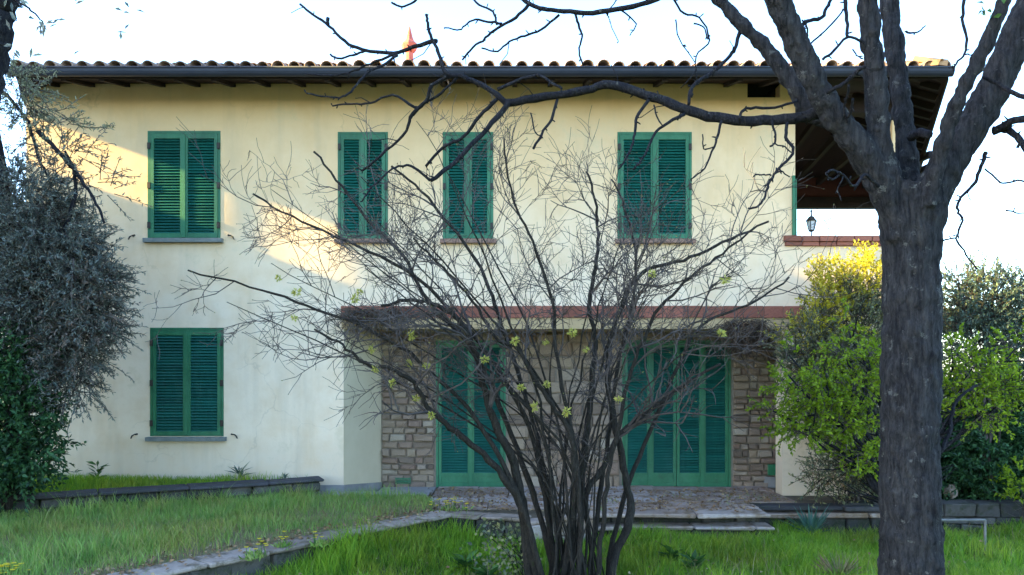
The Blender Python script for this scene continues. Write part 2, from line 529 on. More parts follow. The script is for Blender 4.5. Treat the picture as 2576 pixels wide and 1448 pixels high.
slab_poly('meadow_ground', [K_FAR, K_EXT, (-12, -9.5), (W_EXT.x, W_EXT.y), W_L, W_R, (-2.85, 0.02), (-1.2, 0.02), (-1.2, -1.4)], PATH_Z, M['dryturf'])
slab_poly('flower_bed_ground', [W_R, W_L, W_EXT, (-12.0, 0.02), (-2.85, 0.02)], BED_Z, M['turf'])
# terrace bedding below the paving
slab_poly('terrace_ground', [(-1.195, 0.95), (-1.195, -1.38), (-0.88, -1.77), K_R, (0.95, -1.56), (1.05, -1.12), (3.28, -1.12), (3.55, -0.72), (5.95, -0.72), (5.95, 0.95)], TERR_Z - 0.02, M['soil'])

# ------------------------------------------------------------------ the house
house = empty('house', (0, 0, 0), 'two storey cream farmhouse with green louvred shutters and a tiled roof', 'house')
ZT = 5.915
XL, XR, XLOG = -7.19, 5.95, 4.19


def zf(y): return EYE + (HOR - y) / 170.0
def xf(x): return (x - CX) / 170.0


WIN = [  # x0, x1, z0, z1
    (xf(372), xf(555), 3.63, 5.215),
    (xf(850), xf(976), 3.62, 5.20),
    (xf(1114), xf(1241), 3.62, 5.20),
    (xf(1553), xf(1740), 3.62, 5.20),
    (xf(378), xf(563), 0.70, 2.305),
]


def wall_cells(holes, x0, x1, z0, z1, y0, y1):
    """a wall with real openings: front, back and reveals"""
    xs = sorted({x0, x1} | {h[0] for h in holes} | {h[1] for h in holes})
    zs = sorted({z0, z1} | {h[2] for h in holes} | {h[3] for h in holes})
    xs = [x for x in xs if x0 <= x <= x1]
    zs = [z for z in zs if z0 <= z <= z1]

    def solid(i, j):
        if i < 0 or j < 0 or i >= len(xs) - 1 or j >= len(zs) - 1: return False
        cx, cz = (xs[i] + xs[i + 1]) / 2, (zs[j] + zs[j + 1]) / 2
        return not any(h[0] < cx < h[1] and h[2] < cz < h[3] for h in holes)
    b = MB()
    for i in range(len(xs) - 1):
        for j in range(len(zs) - 1):
            if not solid(i, j): continue
            a, c, d, e = xs[i], xs[i + 1], zs[j], zs[j + 1]
            b.add([(a, y0, d), (c, y0, d), (c, y0, e), (a, y0, e)], [(0, 1, 2, 3)])
            b.add([(a, y1, d), (c, y1, d), (c, y1, e), (a, y1, e)], [(3, 2, 1, 0)])
            if not solid(i - 1, j): b.add([(a, y0, d), (a, y0, e), (a, y1, e), (a, y1, d)], [(0, 1, 2, 3)])
            if not solid(i + 1, j): b.add([(c, y0, d), (c, y1, d), (c, y1, e), (c, y0, e)], [(0, 1, 2, 3)])
            if not solid(i, j - 1): b.add([(a, y0, d), (a, y1, d), (c, y1, d), (c, y0, d)], [(0, 1, 2, 3)])
            if not solid(i, j + 1): b.add([(a, y0, e), (c, y0, e), (c, y1, e), (a, y1, e)], [(0, 1, 2, 3)])
    return b


PX0, PX1, PZ = -2.49, 4.0, 2.29                       # porch recess below the upper floor
VENT = (xf(1880), xf(1962), zf(246), zf(208))
holes = [tuple(w_) for w_ in WIN] + [(PX0, PX1, -0.6, PZ), (XLOG, XR + 1, 3.51, ZT + 1), VENT]
wall_cells(holes, XL, XR, -0.6, ZT, 0.0, 0.30).build('wall', M['plaster'], house)
# side and back walls
b = MB()
b.beam((XL + 0.15, 0.302, 2.7), (XL - 1.2, 5.6, 2.7), 0.3, 6.4)
b.build('side_wall', M['plaster'], house)
b = MB(); b.box(XL - 1.2, XLOG - 0.01, 5.6, 5.9, -0.6, 5.85); b.build('back_wall', M['plaster'], house)
b = MB(); b.box(XLOG - 0.3, XLOG - 0.004, 0.303, 5.598, 2.64, 5.90); b.build('loggia_wall', M['plaster'], house)
b = MB(); b.box(XLOG, 8.6, 0.302, 5.9, 2.45, 2.62); b.build('loggia_floor', M['tan'], house)
b = MB(); b.box(XR - 0.3, XR - 0.003, 0.302, 5.9, -0.6, 2.447); b.build('end_wall', M['plaster'], house)
b = MB(); b.box(VENT[0] - .05, VENT[1] + .05, 0.2, 0.22, VENT[2] - .05, VENT[3] + .05); b.build('vent_opening', M['glass'], house)
# porch: splayed cheek wall, ceiling, stone clad back wall
YB = 0.90
b = MB()
b.add([(PX0 + 0.002, 0.0, -0.02), (-2.08, YB, -0.10), (-2.08, YB, PZ), (PX0 + 0.002, 0.0, PZ), (PX0 - 0.2, 0.31, -0.02), (PX0 - 0.2, YB, -0.1), (PX0 - .2, YB, PZ), (PX0 - .2, 0.31, PZ)],
      [(0, 1, 2, 3), (1, 5, 6, 2), (3, 2, 6, 7), (0, 4, 5, 1)])
b.build('cheek_wall', M['cream'], house)
b = MB()
b.add([(PX0 - 0.6, -0.03, -0.32), (PX0 + 0.01, -0.03, -0.32), (-2.05, YB, -0.32), (-2.05, YB, -0.10), (PX0 + 0.01, -0.03, -0.02), (PX0 - 0.6, -0.03, -0.02), (PX0 - 0.6, 0.0, -0.02), (PX0 - 0.02, 0.0, -0.02), (-2.10, YB, -0.1)],
      [(0, 1, 4, 5), (1, 2, 3, 4), (5, 4, 7, 6), (4, 3, 8, 7)])
b.build('plinth', M['plinth'], house)
b = MB(); b.box(-2.30, PX1 + .2, 0.303, YB + 0.3, PZ, PZ + 0.15); b.build('porch_ceiling', M['tan'], house)
# lintel strip, slightly proud
b = MB(); b.box(PX0 - 0.03, 4.25, -0.012, 0.30, PZ - 0.004, 2.448); b.build('lintel', M['tan'], house)
b = MB()
b.add([(PX1, .301, -.6), (PX1 + .7, .301, -.6), (PX1 + .7, YB + .26, -.6), (PX1 + .36, YB + .26, -.6), (PX1, .301, PZ - .002), (PX1 + .7, .301, PZ - .002), (PX1 + .7, YB + .26, PZ - .002), (PX1 + .36, YB + .26, PZ - .002)],
      [(0, 3, 2, 1), (4, 5, 6, 7), (0, 1, 5, 4), (1, 2, 6, 5), (2, 3, 7, 6), (3, 0, 4, 7)])
b.build('pier_wall', M['mortar'], house)

D1 = (-1.209, -0.10, -0.20, 2.157)
D2 = (1.753, 3.48, -0.20, 2.157)
wall_cells([D1, D2], -2.085, 4.3, -0.6, PZ - 0.003, YB, YB + 0.25).build('back_porch_wall', M['mortar'], house)

# stones of the cladding, laid in rough courses
stone_meshes = []
for k in range(14):
    bb = MB()
    r = random.Random(k)
    j = lambda a: r.uniform(-a, a)
    rect = [(-.5, -.5), (.5, -.5), (.5, .5), (-.5, .5)]
    back = [(x + j(.03), 0.0, z + j(.04)) for x, z in rect]
    midv = [(x * .98 + j(.03), -0.65 + j(.1), z * .97 + j(.06)) for x, z in rect]
    fr = [(x * .80 + j(.06), -1.0 + j(.2), z * .72 + j(.09)) for x, z in rect]
    bb.add(back + midv + fr, [(0, 1, 5, 4), (1, 2, 6, 5), (2, 3, 7, 6), (3, 0, 4, 7), (4, 5, 9, 8), (5, 6, 10, 9), (6, 7, 11, 10), (7, 4, 8, 11), (8, 9, 10, 11)])
    me = bb.mesh('stone')
    me.materials.append(M['stone'])
    stone_meshes.append(me)


def lay_stones(x0, x1, z0, z1, y, parent, rnd, hmin=0.09, hmax=0.17, wmin=0.14, wmax=0.36, depth=0.055):
    n = 0
    z = z0
    while z < z1 - 0.03:
        h = min(rnd.uniform(hmin, hmax), z1 - z)
        if z1 - z - h < 0.05: h = z1 - z
        x = x0
        while x < x1 - 0.02:
            wd = rnd.uniform(wmin, wmax)
            if x + wd > x1 - 0.09: wd = x1 - x
            parts = [(z, h)]
            if h > 0.13 and wd < 0.24 and rnd.random() < 0.35: parts = [(z, h * .5), (z + h * .5, h * .5)]
            for zz, hh in parts:
                s = bpy.data.objects.new('stone', rnd.choice(stone_meshes))
                COL.objects.link(s)
                s.parent = parent
                s.location = (x + wd / 2, y, zz + hh / 2)
                s.scale = (wd - 0.018, depth * rnd.uniform(.55, 1.4), hh - 0.018)
                s.rotation_euler = (0, rnd.uniform(-.025, .025), 0)
                n += 1
            x += wd
        z += h
    return n


rs = random.Random(5)
ns = lay_stones(-2.07, -1.235, -0.20, 2.27, YB - 0.002, house, rs, .07, .135, .10, .27)
ns += lay_stones(-0.06, 1.715, -0.20, 2.27, YB - 0.002, house, rs, 0.16, 0.24, 0.26, 0.50)
ns += lay_stones(3.515, 4.28, -0.20, 2.27, YB - 0.002, house, rs, .07, .135, .10, .27)
print('stones', ns)

# green iron grille in the cladding and the little meter box
b = MB()
cx = (1015 - CX) / 158
for i in range(4): b.box(cx - .11, cx + .11, YB - .06, YB - .05, -0.115 + i * .024, -0.10 + i * .024)
b.box(cx - .12, cx - .11, YB - .064, YB - .045, -0.125, -0.02); b.box(cx + .11, cx + .12, YB - .064, YB - .045, -0.125, -0.02)
b.build('wall_grille', M['green'], house)
b = MB(); cx = (1940 - CX) / 158
b.box(cx - .07, cx + .07, YB - .09, YB - .03, -.0 + .02, .19); b.build('meter_box', M['green'], house)
b = MB(); b.box(cx - .13, cx + .11, YB - .062, YB - .03, -.19, -.01); b.build('plaster_patch', M['plinth'], house)

# terracotta edge of the upper floor and of the loggia parapet: single bricks
bm_ = MB(); bm_.box(-.5, .5, -.5, .5, -.5, .5)
br = bm_.mesh('brick')
bmm = bmesh.new(); bmm.from_mesh(br); bmesh.ops.bevel(bmm, geom=bmm.edges[:], offset=0.03, segments=1, affect='EDGES'); bmm.to_mesh(br); bmm.free()
br.materials.append(M['brick'])
rs = random.Random(9)


def brick_row(x0, x1, y0, y1, z0, z1, n):
    step = (x1 - x0) / n
    for i in range(n):
        s = bpy.data.objects.new('brick', br)
        COL.objects.link(s); s.parent = house
        s.location = (x0 + step * (i + .5), (y0 + y1) / 2 + rs.uniform(-.004, .004), (z0 + z1) / 2 + rs.uniform(-.003, .003))
        s.scale = (step - .010, y1 - y0, z1 - z0)


brick_row(-2.53, 4.31, -0.035, 0.02, 2.452, 2.625, 23)
b = MB(); b.box(-2.53, 4.30, -0.02, -0.003, 2.455, 2.62); b.build('brick_joint', M['mortar'], house)
brick_row(4.01, 6.08, -0.07, 0.36, 3.575, 3.66, 8)
brick_row(4.03, 6.05, -0.045, 0.345, 3.512, 3.572, 8)

# ------------------------------------------------------------------ shutters
slat_me = MB()
slat_me.add([(-.5, -.022, -.020), (.5, -.022, -.020), (.5, .016, .020), (-.5, .016, .020), (-.5, -.017, -.025), (.5, -.017, -.025), (.5, .021, .015), (-.5, .021, .015)],
            [(0, 1, 2, 3), (7, 6, 5, 4), (0, 4, 5, 1), (3, 2, 6, 7), (0, 3, 7, 4), (1, 5, 6, 2)])
slat_mesh = slat_me.mesh('slat'); slat_mesh.materials.append(M['slat'])
SLATS = [0]
hinge_mb = MB(); hinge_mb.box(-.02, .02, -.035, .01, -.045, .045)
hinge_mesh = hinge_mb.mesh('hinge'); hinge_mesh.materials.append(M['iron'])


def shutter(x0, x1, z0, z1, y, single, panel=0.0, hinge=0, astragal=False, st=0.055):
    root = house
    b = MB()
    b.box(x0 + .003, x0 + st, y - .02, y + .025, z0, z1)
    b.box(x1 - st, x1 - .003, y - .02, y + .025, z0, z1)
    b.box(x0 + st + .001, x1 - st - .001, y - .018, y + .022, z1 - .075, z1)
    b.box(x0 + st + .001, x1 - st - .001, y - .018, y + .022, z0, z0 + .07)
    if panel:
        b.box(x0 + st + .001, x1 - st - .001, y - .006, y + .012, z0 + .071, z0 + panel)
        b.box(x0 + st + .001, x1 - st - .001, y - .018, y + .022, z0 + panel + .001, z0 + panel + .06)
    if astragal: b.box(x1 - .03, x1 + .024, y - .034, y - .0205, z0 + .004, z1 - .004)
    leaf = b.build('shutter', M['green'], root)
    lo = z0 + (panel + .075 if panel else .085)
    hi = z1 - .095
    n = int(round((hi - lo) / 0.043))
    mb = MB()
    for i in range(n + 1):
        z = lo + (hi - lo) * i / n
        if single:
            s = bpy.data.objects.new('slat', slat_mesh)
            COL.objects.link(s); s.parent = leaf
            s.location = ((x0 + x1) / 2, y + .003, z)
            s.scale = (x1 - x0 - 2 * st + .006, 1, 1)
            s.rotation_euler = (random.uniform(-.05, .05), random.uniform(-.002, .002), 0)
            SLATS[0] += 1
        else:
            sc = x1 - x0 - 2 * st + .006
            mb.add([((x0 + x1) / 2 + v.co.x * sc, y + .003 + v.co.y, z + v.co.z) for v in slat_mesh.vertices], [tuple(p.vertices) for p in slat_mesh.polygons])
    if not single:
        so = mb.build('slat_bank', M['slat'], leaf)
        so['kind'] = 'stuff'
    if hinge:
        hx = x0 - .012 if hinge < 0 else x1 + .012
        for q in (0.12, 0.5, 0.88):
            h = bpy.data.objects.new('hinge', hinge_mesh)
            COL.objects.link(h); h.parent = leaf
            h.location = (hx, y - .005, z0 + (z1 - z0) * q)
    return leaf


def window(wd, single, sill_mat, catches=True, sill=True):
    x0, x1, z0, z1 = wd
    b = MB()                                  # painted frame round the opening
    e = .034
    b.box(x0, x0 + e, -.006, .16, z0, z1); b.box(x1 - e, x1, -.006, .16, z0, z1)
    b.box(x0 + e, x1 - e, -.006, .16, z1 - e, z1)
    fr = b.build('window_frame', M['green'], house)
    b = MB(); b.box(x0 + e, x1 - e, .165, .18, z0, z1 - e); b.build('pane', M['glass'], fr)
    xm = (x0 + x1) / 2
    shutter(x0 + e + .003, xm - .002, z0 + .006, z1 - e - .004, 0.008, single, hinge=-1, astragal=True)
    shutter(xm + .002, x1 - e - .003, z0 + .006, z1 - e - .004, 0.008, single, hinge=1)
    b = MB()
    b.add([(x0 - .035, -.09, z0 - .07), (x1 + .045, -.09, z0 - .07), (x1 + .045, .16, z0 - .07), (x0 - .035, .16, z0 - .07),
           (x0 - .035, -.095, z0 - .012), (x1 + .045, -.095, z0 - .012), (x1 + .045, .16, z0 - .002), (x0 - .035, .16, z0 - .002)],
          [(0, 3, 2, 1), (4, 5, 6, 7), (0, 1, 5, 4), (1, 2, 6, 5), (3, 0, 4, 7)])
    b.build('window_sill', sill_mat, house)
    if catches:
        for s, xx in ((-1, x0 - .21), (1, x1 + .17)):
            b = MB()
            b.tube([(xx, .0, z0 + .02), (xx, -.05, z0 + .03), (xx + .03 * s, -.06, z0 + .01), (xx + .05 * s, -.055, z0 - .03)], [.008, .008, .012, .009], 6)
            b.tube([(xx, -.05, z0 + .03), (xx - .045 * s, -.052, z0 + .035)], [.009, .014], 6)
            b.build('shutter_catch', M['iron'], house)


window(WIN[0], True, M['sill'])
window(WIN[3], True, M['sill_red'], False)
window(WIN[4], True, M['sill'])
window(WIN[1], False, M['sill_red'], False)
window(WIN[2], False, M['sill_red'], False)


def french_door(dd, n, singles):
    x0, x1, z0, z1 = dd
    e = .035
    b = MB()
    b.box(x0, x0 + e, YB - .02, YB + .1, z0, z1); b.box(x1 - e, x1, YB - .02, YB + .1, z0, z1); b.box(x0 + e, x1 - e, YB - .02, YB + .1, z1 - e, z1)
    fr = b.build('door_frame', M['green'], house)
    b = MB(); b.box(x0 + e, x1 - e, YB + .12, YB + .135, z0, z1 - e); b.build('pane', M['glass'], fr)
    st = (x1 - x0 - 2 * e) / n
    for i in range(n):
        shutter(x0 + e + st * i + .002, x0 + e + st * (i + 1) - .002, z0 + .02, z1 - e - .004, YB + .01, i in singles, 0.17, astragal=(i % 2 == 0), st=.05)


french_door(D2, 4, (2, 3))
french_door(D1, 2, ())
print('slats', SLATS[0])
# half hidden folded shutter at the loggia corner
b = MB(); b.box(XLOG - .05, XLOG - .012, -.035, -.004, 3.67, 4.55); b.box(XLOG - .005, XLOG + .012, -.03, .25, 3.67, 4.5)
b.build('loggia_shutter', M['green'], house)

# ------------------------------------------------------------------ roof
FL, FR = (-6.84, -0.80), (6.0, -0.80)
SPL_R, SPL_L = 0.434, -0.5
YBK = 6.5
ZE = 5.72
nR = Vector((1, -SPL_R)).normalized()


def deck_z(x, y):
    a = ZE + .25 * (y + .8)
    c = ZE + .25 * (YBK - y) + .05
    dr = (FR[0] + SPL_R * (y + .8) - x) * nR.x
    r = ZE + .45 * dr
    dl = x - (FL[0] + SPL_L * (y + .8))
    l = ZE + .5 * dl * .9
    return min(a, c, max(r, ZE - .0), max(l, ZE))


def roof_grid(name, dz, mat, out=0.0, nx=60, ny=26, flip=False):
    V, fcs = [], []
    for j in range(ny + 1):
        y = -.8 - out + (YBK + .8 + out) * j / ny
        xl = FL[0] + SPL_L * (y + .8) - out
        xr = FR[0] + SPL_R * (y + .8) + out
        for i in range(nx + 1):
            x = xl + (xr - xl) * i / nx
            V.append((x, y, deck_z(x, y) + dz))
    for j in range(ny):
        for i in range(nx):
            a = j * (nx + 1) + i
            q = (a, a + 1, a + nx + 2, a + nx + 1)
            fcs.append(q[::-1] if flip else q)
    me = bpy.data.meshes.new(name); me.from_pydata(V, [], fcs)
    return link(name, me, mat, house)


roof_grid('roof_covering', .10, M['tile'], .02)
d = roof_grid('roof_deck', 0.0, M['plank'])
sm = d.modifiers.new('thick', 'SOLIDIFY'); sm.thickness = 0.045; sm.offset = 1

# rafters under the front eave
rs = random.Random(3)
x = FL[0] + .12
while x < 4.6:
    b = MB()
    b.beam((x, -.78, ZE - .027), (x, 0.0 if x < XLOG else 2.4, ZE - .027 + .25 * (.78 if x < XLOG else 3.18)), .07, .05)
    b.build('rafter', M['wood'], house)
    x += .52
# rafters of the hipped end above the loggia
inw = Vector((-nR.x, -nR.y))
s = 0.35
while s < 7.2:
    e0 = Vector((FR[0] + SPL_R * s, -.8 + s))
    L = 0.1
    while L < 4.5:
        q = e0 + inw * L
        zh = ZE + .45 * L
        if zh > ZE + .25 * (q.y + .8) or zh > ZE + .25 * (YBK - q.y) + .05 or q.x < XLOG: break
        L += .1
    if L > .3:
        q = e0 + inw * L
        a = e0 + inw * .06
        b = MB(); b.beam((a.x, a.y, ZE - .045 + .027), (q.x, q.y, ZE - .045 + .45 * L), .085, .11)
        b.build('rafter', M['wood'], house)
    s += .42
# rear slope and inner front slope rafters
for i in range(8):
    x = 4.7 + i * .5
    b = MB()
    y1 = 2.85
    b.beam((x, y1, deck_z(x, y1) - .05), (x, 6.3, deck_z(min(x, 7.5), 6.3) - .05), .085, .11)
    b.build('rafter', M['wood'], house)
# beams
b = MB(); b.box(XLOG + .01, 8.55, 5.62, 5.82, 5.27, 5.50); b.build('rear_beam', M['wood'], house)
b = MB(); b.box(XLOG + .01, 8.55, 5.66, 5.78, 5.502, 5.93); b.build('beam_panel', M['redwood'], house)
b = MB(); b.beam((5.75, .1, 5.50), (8.2, 5.6, 5.50), .2, .22); b.build('end_beam', M['wood'], house)
b = MB(); b.box(XLOG + .01, 5.64, .03, .24, 5.50, 5.72); b.build('front_beam', M['wood'], house)
for (x, y) in ((5.78, .16), (8.35, 5.72)):
    b = MB(); b.box(x - .14, x + .14, y - .13, y + .13, 3.665 if y < 1 else 2.63, 5.385 if y < 1 else 5.268); b.build('pillar', M['plaster'], house)
# fascia on the right verge
b = MB(); b.beam((FR[0] + .01, -.79, ZE + .03), (FR[0] + SPL_R * 7.2, 6.4, ZE + .03), .03, .16); b.build('verge_board', M['wood'], house)
# gutter: a half round trough along the front eave
b = MB()
prof = []
for k in range(9):
    a = math.pi + math.pi * k / 8
    prof.append((-.875 + .075 * math.cos(a) * .95, 5.785 + .095 * math.sin(a)))
for k in range(8):
    (ya, za), (yb, zb) = prof[k], prof[k + 1]
    b.add([(FL[0] - .05, ya, za), (FR[0] + .03, ya, za), (FR[0] + .03, yb, zb), (FL[0] - .05, yb, zb)], [(0, 1, 2, 3)])
b.box(FL[0] - .05, FR[0] + .03, -.957, -.941, 5.785, 5.806)
for xx in (FL[0] - .052, FR[0] + .032):
    b.add([(xx, p[0], p[1]) for p in prof], [tuple(range(9))])
b.build('gutter', M['gutter'], house, True)
for i in range(14):
    x = -6.6 + i * .95
    b = MB(); b.box(x, x + .03, -.962, -.79, 5.807, 5.815); b.build('gutter_bracket', M['iron'], house)
b = MB(); b.box(FL[0], FR[0], -.805, -.782, ZE - .03, ZE + .10); b.build('fascia', M['wood'], house)

# coppi: cover tiles along the eave, one by one
def coppo(r0, r1, L, th=.014, n=7, up=1):
    b = MB()
    for (yy, r) in ((0, r0), (L, r1)):
        for k in range(n + 1):
            a = math.pi * k / n
            b.v.append((r * math.cos(a), yy, up * r * .95 * math.sin(a)))
        for k in range(n + 1):
            a = math.pi * k / n
            b.v.append(((r - th) * math.cos(a), yy, up * (r - th) * .95 * math.sin(a)))
    m_ = n + 1
    for k in range(n):
        b.f.append((k, k + 1, 2 * m_ + k + 1, 2 * m_ + k))
        b.f.append((m_ + k + 1, m_ + k, 3 * m_ + k, 3 * m_ + k + 1))
        b.f.append((k + 1, k, m_ + k, m_ + k + 1))
    return b.mesh('roof_tile', True)


cop = [coppo(.088, .074, .46), coppo(.092, .076, .45), coppo(.084, .073, .47)]
for c_ in cop: c_.materials.append(M['tile'])
pan = coppo(.085, .098, .46, up=-1); pan.materials.append(M['tile'])
n_t = 58
step = (FR[0] - FL[0] - .12) / (n_t - 1)
for row in range(2):
    for i in range(n_t):
        s_ = bpy.data.objects.new('roof_tile', rs.choice(cop))
        COL.objects.link(s_); s_.parent = house
        s_.location = (FL[0] + .06 + step * i + rs.uniform(-.010, .010), -.87 + row * .36 + rs.uniform(-.02, .02), ZE + .112 + row * .105 + rs.uniform(-.006, .008))
        s_.rotation_euler = (math.atan(.25) - .03, rs.uniform(-.06, .06), rs.uniform(-.03, .03))
        if row == 0 and i < n_t - 1:
            s_ = bpy.data.objects.new('pan_tile', pan)
            COL.objects.link(s_); s_.parent = house
            s_.location = (FL[0] + .06 + step * (i + .5), -.86, ZE + .125)
            s_.rotation_euler = (math.atan(.25), 0, 0)
# hip tiles at the right corner
for i in range(4):
    s_ = bpy.data.objects.new('hip_tile', coppo(.12, .10, .44) if i == 0 else bpy.data.objects['hip_tile'].data)
    COL.objects.link(s_); s_.parent = house
    if i == 0: s_.data.materials.append(M['tile_sunlit'])
    s_.location = (FR[0] - .12 - .27 * i, -.88 + .3 * i, ZE + .10 + .09 * i)
    s_.rotation_euler = (.22, 0, math.radians(42))
# verge tiles seen above the corner
for i in range(3):
    s_ = bpy.data.objects.new('hip_tile', bpy.data.objects['hip_tile'].data)
    COL.objects.link(s_); s_.parent = house
    s_.location = (FR[0] - .02 - .16 * i, -.80 + .05 * i, ZE + .115)
    s_.rotation_euler = (.3, rs.uniform(-.1, .1), math.radians(70 - 25 * i))
# red clay chimney pot with a pointed cowl
b = MB()
cx, cy = -1.85, 2.6
b.lathe(cx, cy, [(6.5, .10), (7.22, .10), (7.24, .075), (7.42, .07), (7.46, .12), (7.52, .145), (7.56, .16), (7.60, .13), (7.64, .085), (7.70, .06), (7.86, .022), (7.92, .004)], 8)
b.build('chimney', M['redclay'], house)

# lantern on the loggia parapet
lc = P(2041, 590, 12.0)
lan = empty('lantern', (lc.x, lc.y, 3.66), 'small black glazed lantern standing on the loggia parapet', 'lantern')
b = MB()
b.lathe(lc.x, lc.y, [(3.66, .035), (3.675, .035), (3.68, .012), (3.76, .010), (3.765, .03), (3.78, .045), (3.79, .045)], 8)
b.build('base', M['iron'], lan)
b = MB()
b.lathe(lc.x, lc.y, [(3.79, .042), (3.92, .072)], 6)
b.build('glass', M['lampglass'], lan)
b = MB()
for k in range(6):
    a = 2 * math.pi * k / 6
    b.tube([(lc.x + .045 * math.cos(a), lc.y + .045 * math.sin(a), 3.79), (lc.x + .076 * math.cos(a), lc.y + .076 * math.sin(a), 3.925)], [.006, .006], 4)
b.lathe(lc.x, lc.y, [(3.92, .085), (3.93, .088), (3.96, .06), (3.99, .04), (4.0, .015), (4.06, .010), (4.065, .02), (4.08, .018), (4.10, .004)], 6)
b.build('frame', M['iron'], lan)

# ------------------------------------------------------------------ unseen house added at the left to shade the garden and shape the sunlit band
nb = empty('added_shade_house', (-15, -8, LAWN_Z), 'unseen plastered house added left of the garden to shade it', 'house')
NX, NH = -13.0, 9.2


def wall_x(xp, th, y0, y1, z0, z1, holes):
    bb = wall_cells([(h[0], h[1], h[2], h[3]) for h in holes], y0, y1, z0, z1, 0, th)
    bb.v = [(xp + v[1], v[0], v[2]) for v in bb.v]
    return bb


wall_x(NX, .12, -9.8, 2.0, -.6, NH, [(-1.13, -.55, 6.80, 7.56), (-1.37, -1.21, 6.72, 7.55)]).build('wall', M['shade_house'], nb)  # openings cut to shape the band of sun on the facade
wall_x(NX - 3.4, .12, -9.8, 2.0, -.6, NH, [(-2.0, -.7, 7.7, 9.0)]).build('wall', M['shade_house'], nb)  # far opening placed so the sun band passes through
b = MB(); b.box(NX - 3.4, NX, 2.0, 2.12, -.6, NH); b.box(NX - 3.4, NX, -9.92, -9.8, -.6, NH); b.build('shade_end_wall', M['shade_house'], nb)
b = MB(); b.box(NX - 3.4, NX, -9.79, -5.6, NH + .55, 12.2); b.build('shade_tower', M['shade_house'], nb)  # raised block added to keep sun off the bare tree's limbs
b = MB()
b.add([(NX + .3, -10.2, NH), (NX - 1.64, -10.2, NH + .5), (NX - 3.7, -10.2, NH), (NX + .3, 2.4, NH), (NX - 1.64, 2.4, NH + .5), (NX - 3.7, 2.4, NH)], [(0, 3, 4, 1), (1, 4, 5, 2), (0, 1, 2), (3, 5, 4), (0, 2, 5, 3)])
b.build('roof', M['tile'], nb)  # roof of the added shade house

# ------------------------------------------------------------------ garden walls, kerbs, terrace
def stone_run(parent, a, c, z0, z1, th, rnd, name='stone', mat=None, wmin=.25, wmax=.55, hmin=.1, hmax=.16, out=0.02):
    """a low wall of separate stones from a to c (plan points)"""
    a, c = Vector(a), Vector(c)
    d = (c - a); L = d.length; d.normalize()
    ang = math.atan2(d.y, d.x)
    z = z0
    cnt = 0
    while z < z1 - .02:
        h = min(rnd.uniform(hmin, hmax), z1 - z)
        if z1 - z - h < .05: h = z1 - z
        x = rnd.uniform(-.1, 0)
        while x < L - .02:
            wd = rnd.uniform(wmin, wmax)
            if x + wd > L - .1: wd = L - x
            bb = MB()
            j = lambda q: rnd.uniform(-q, q)
            hw, hd, hh = wd / 2 - .006, th / 2 + j(.02) + out * .5, h / 2 - .004
            vs = []
            for zz in (-1, 1):
                for xx, yy in ((-1, -1), (1, -1), (1, 1), (-1, 1)):
                    vs.append((xx * hw + j(.012), yy * hd + j(.02), zz * hh + j(.008)))
            bb.add(vs, [(0, 3, 2, 1), (4, 5, 6, 7), (0, 1, 5, 4), (1, 2, 6, 5), (2, 3, 7, 6), (3, 0, 4, 7)])
            me = bb.mesh(name)
            bmx = bmesh.new(); bmx.from_mesh(me)
            bmesh.ops.bevel(bmx, geom=bmx.edges[:], offset=.014, segments=1, affect='EDGES')
            bmx.to_mesh(me); bmx.free()
            me.materials.append(mat or M['wallstone'])
            s = bpy.data.objects.new(name, me); COL.objects.link(s)
            s.parent = parent
            p = a + d * (x + wd / 2)
            s.location = (p.x - parent.location.x, p.y - parent.location.y, z + h / 2 - parent.location.z)
            s.rotation_euler = (0, 0, ang + j(.02))
            x += wd; cnt += 1
        z += h
    return cnt


rs = random.Random(21)
w1 = empty('garden_wall', (W_L.x, W_L.y, PATH_Z), 'low stone wall with dark overhanging coping along the left flower bed', 'garden wall')
W_END = W_L + (W_L - W_R).normalized() * 1.6
nrm = Vector(((W_L - W_R).y, -(W_L - W_R).x)).normalized()
stone_run(w1, W_R, W_END, PATH_Z - .03, 0.075, .26, rs)
cop_a = Vector(W_R) + (W_R - W_L).normalized() * .04
stone_run(w1, cop_a, W_END, 0.078, 0.128, .36, rs, 'coping_slab', M['coping'], .6, 1.1, .05, .05)

kb = empty('kerb', (K_FAR.x, K_FAR.y, LAWN_Z), 'worn pale stone kerb edging the meadow path above the lawn', 'kerb')
stone_run(kb, K_FAR, K_EXT, LAWN_Z - .05, PATH_Z - .03, .22, rs, 'stone', M['wallstone'], .3, .6, .15, .2)
stone_run(kb, K_FAR + Vector((.03, -.02)), K_EXT, PATH_Z - .03, PATH_Z + .025, .30, rs, 'kerb_slab', M['kerb'], .35, .8, .06, .06)
kb2 = empty('terrace_kerb', (K_FAR.x, K_FAR.y, LAWN_Z), 'short rough stone kerb behind the bare shrub at the terrace corner', 'kerb')
stone_run(kb2, K_FAR + Vector((.12, .03)), K_R, LAWN_Z - .05, PATH_Z - .04, .2, rs, 'stone', M['wallstone'], .25, .4, .15, .2)
stone_run(kb2, K_FAR + Vector((.12, .03)), K_R, PATH_Z - .04, PATH_Z + .01, .27, rs, 'kerb_slab', M['kerb'], .3, .5, .05, .05)
stone_run(kb2, K_R + Vector((.02, .02)), (1.0, -1.6), LAWN_Z - .05, PATH_Z - .03, .22, rs, 'stone', M['slab'], .25, .45, .15, .2)

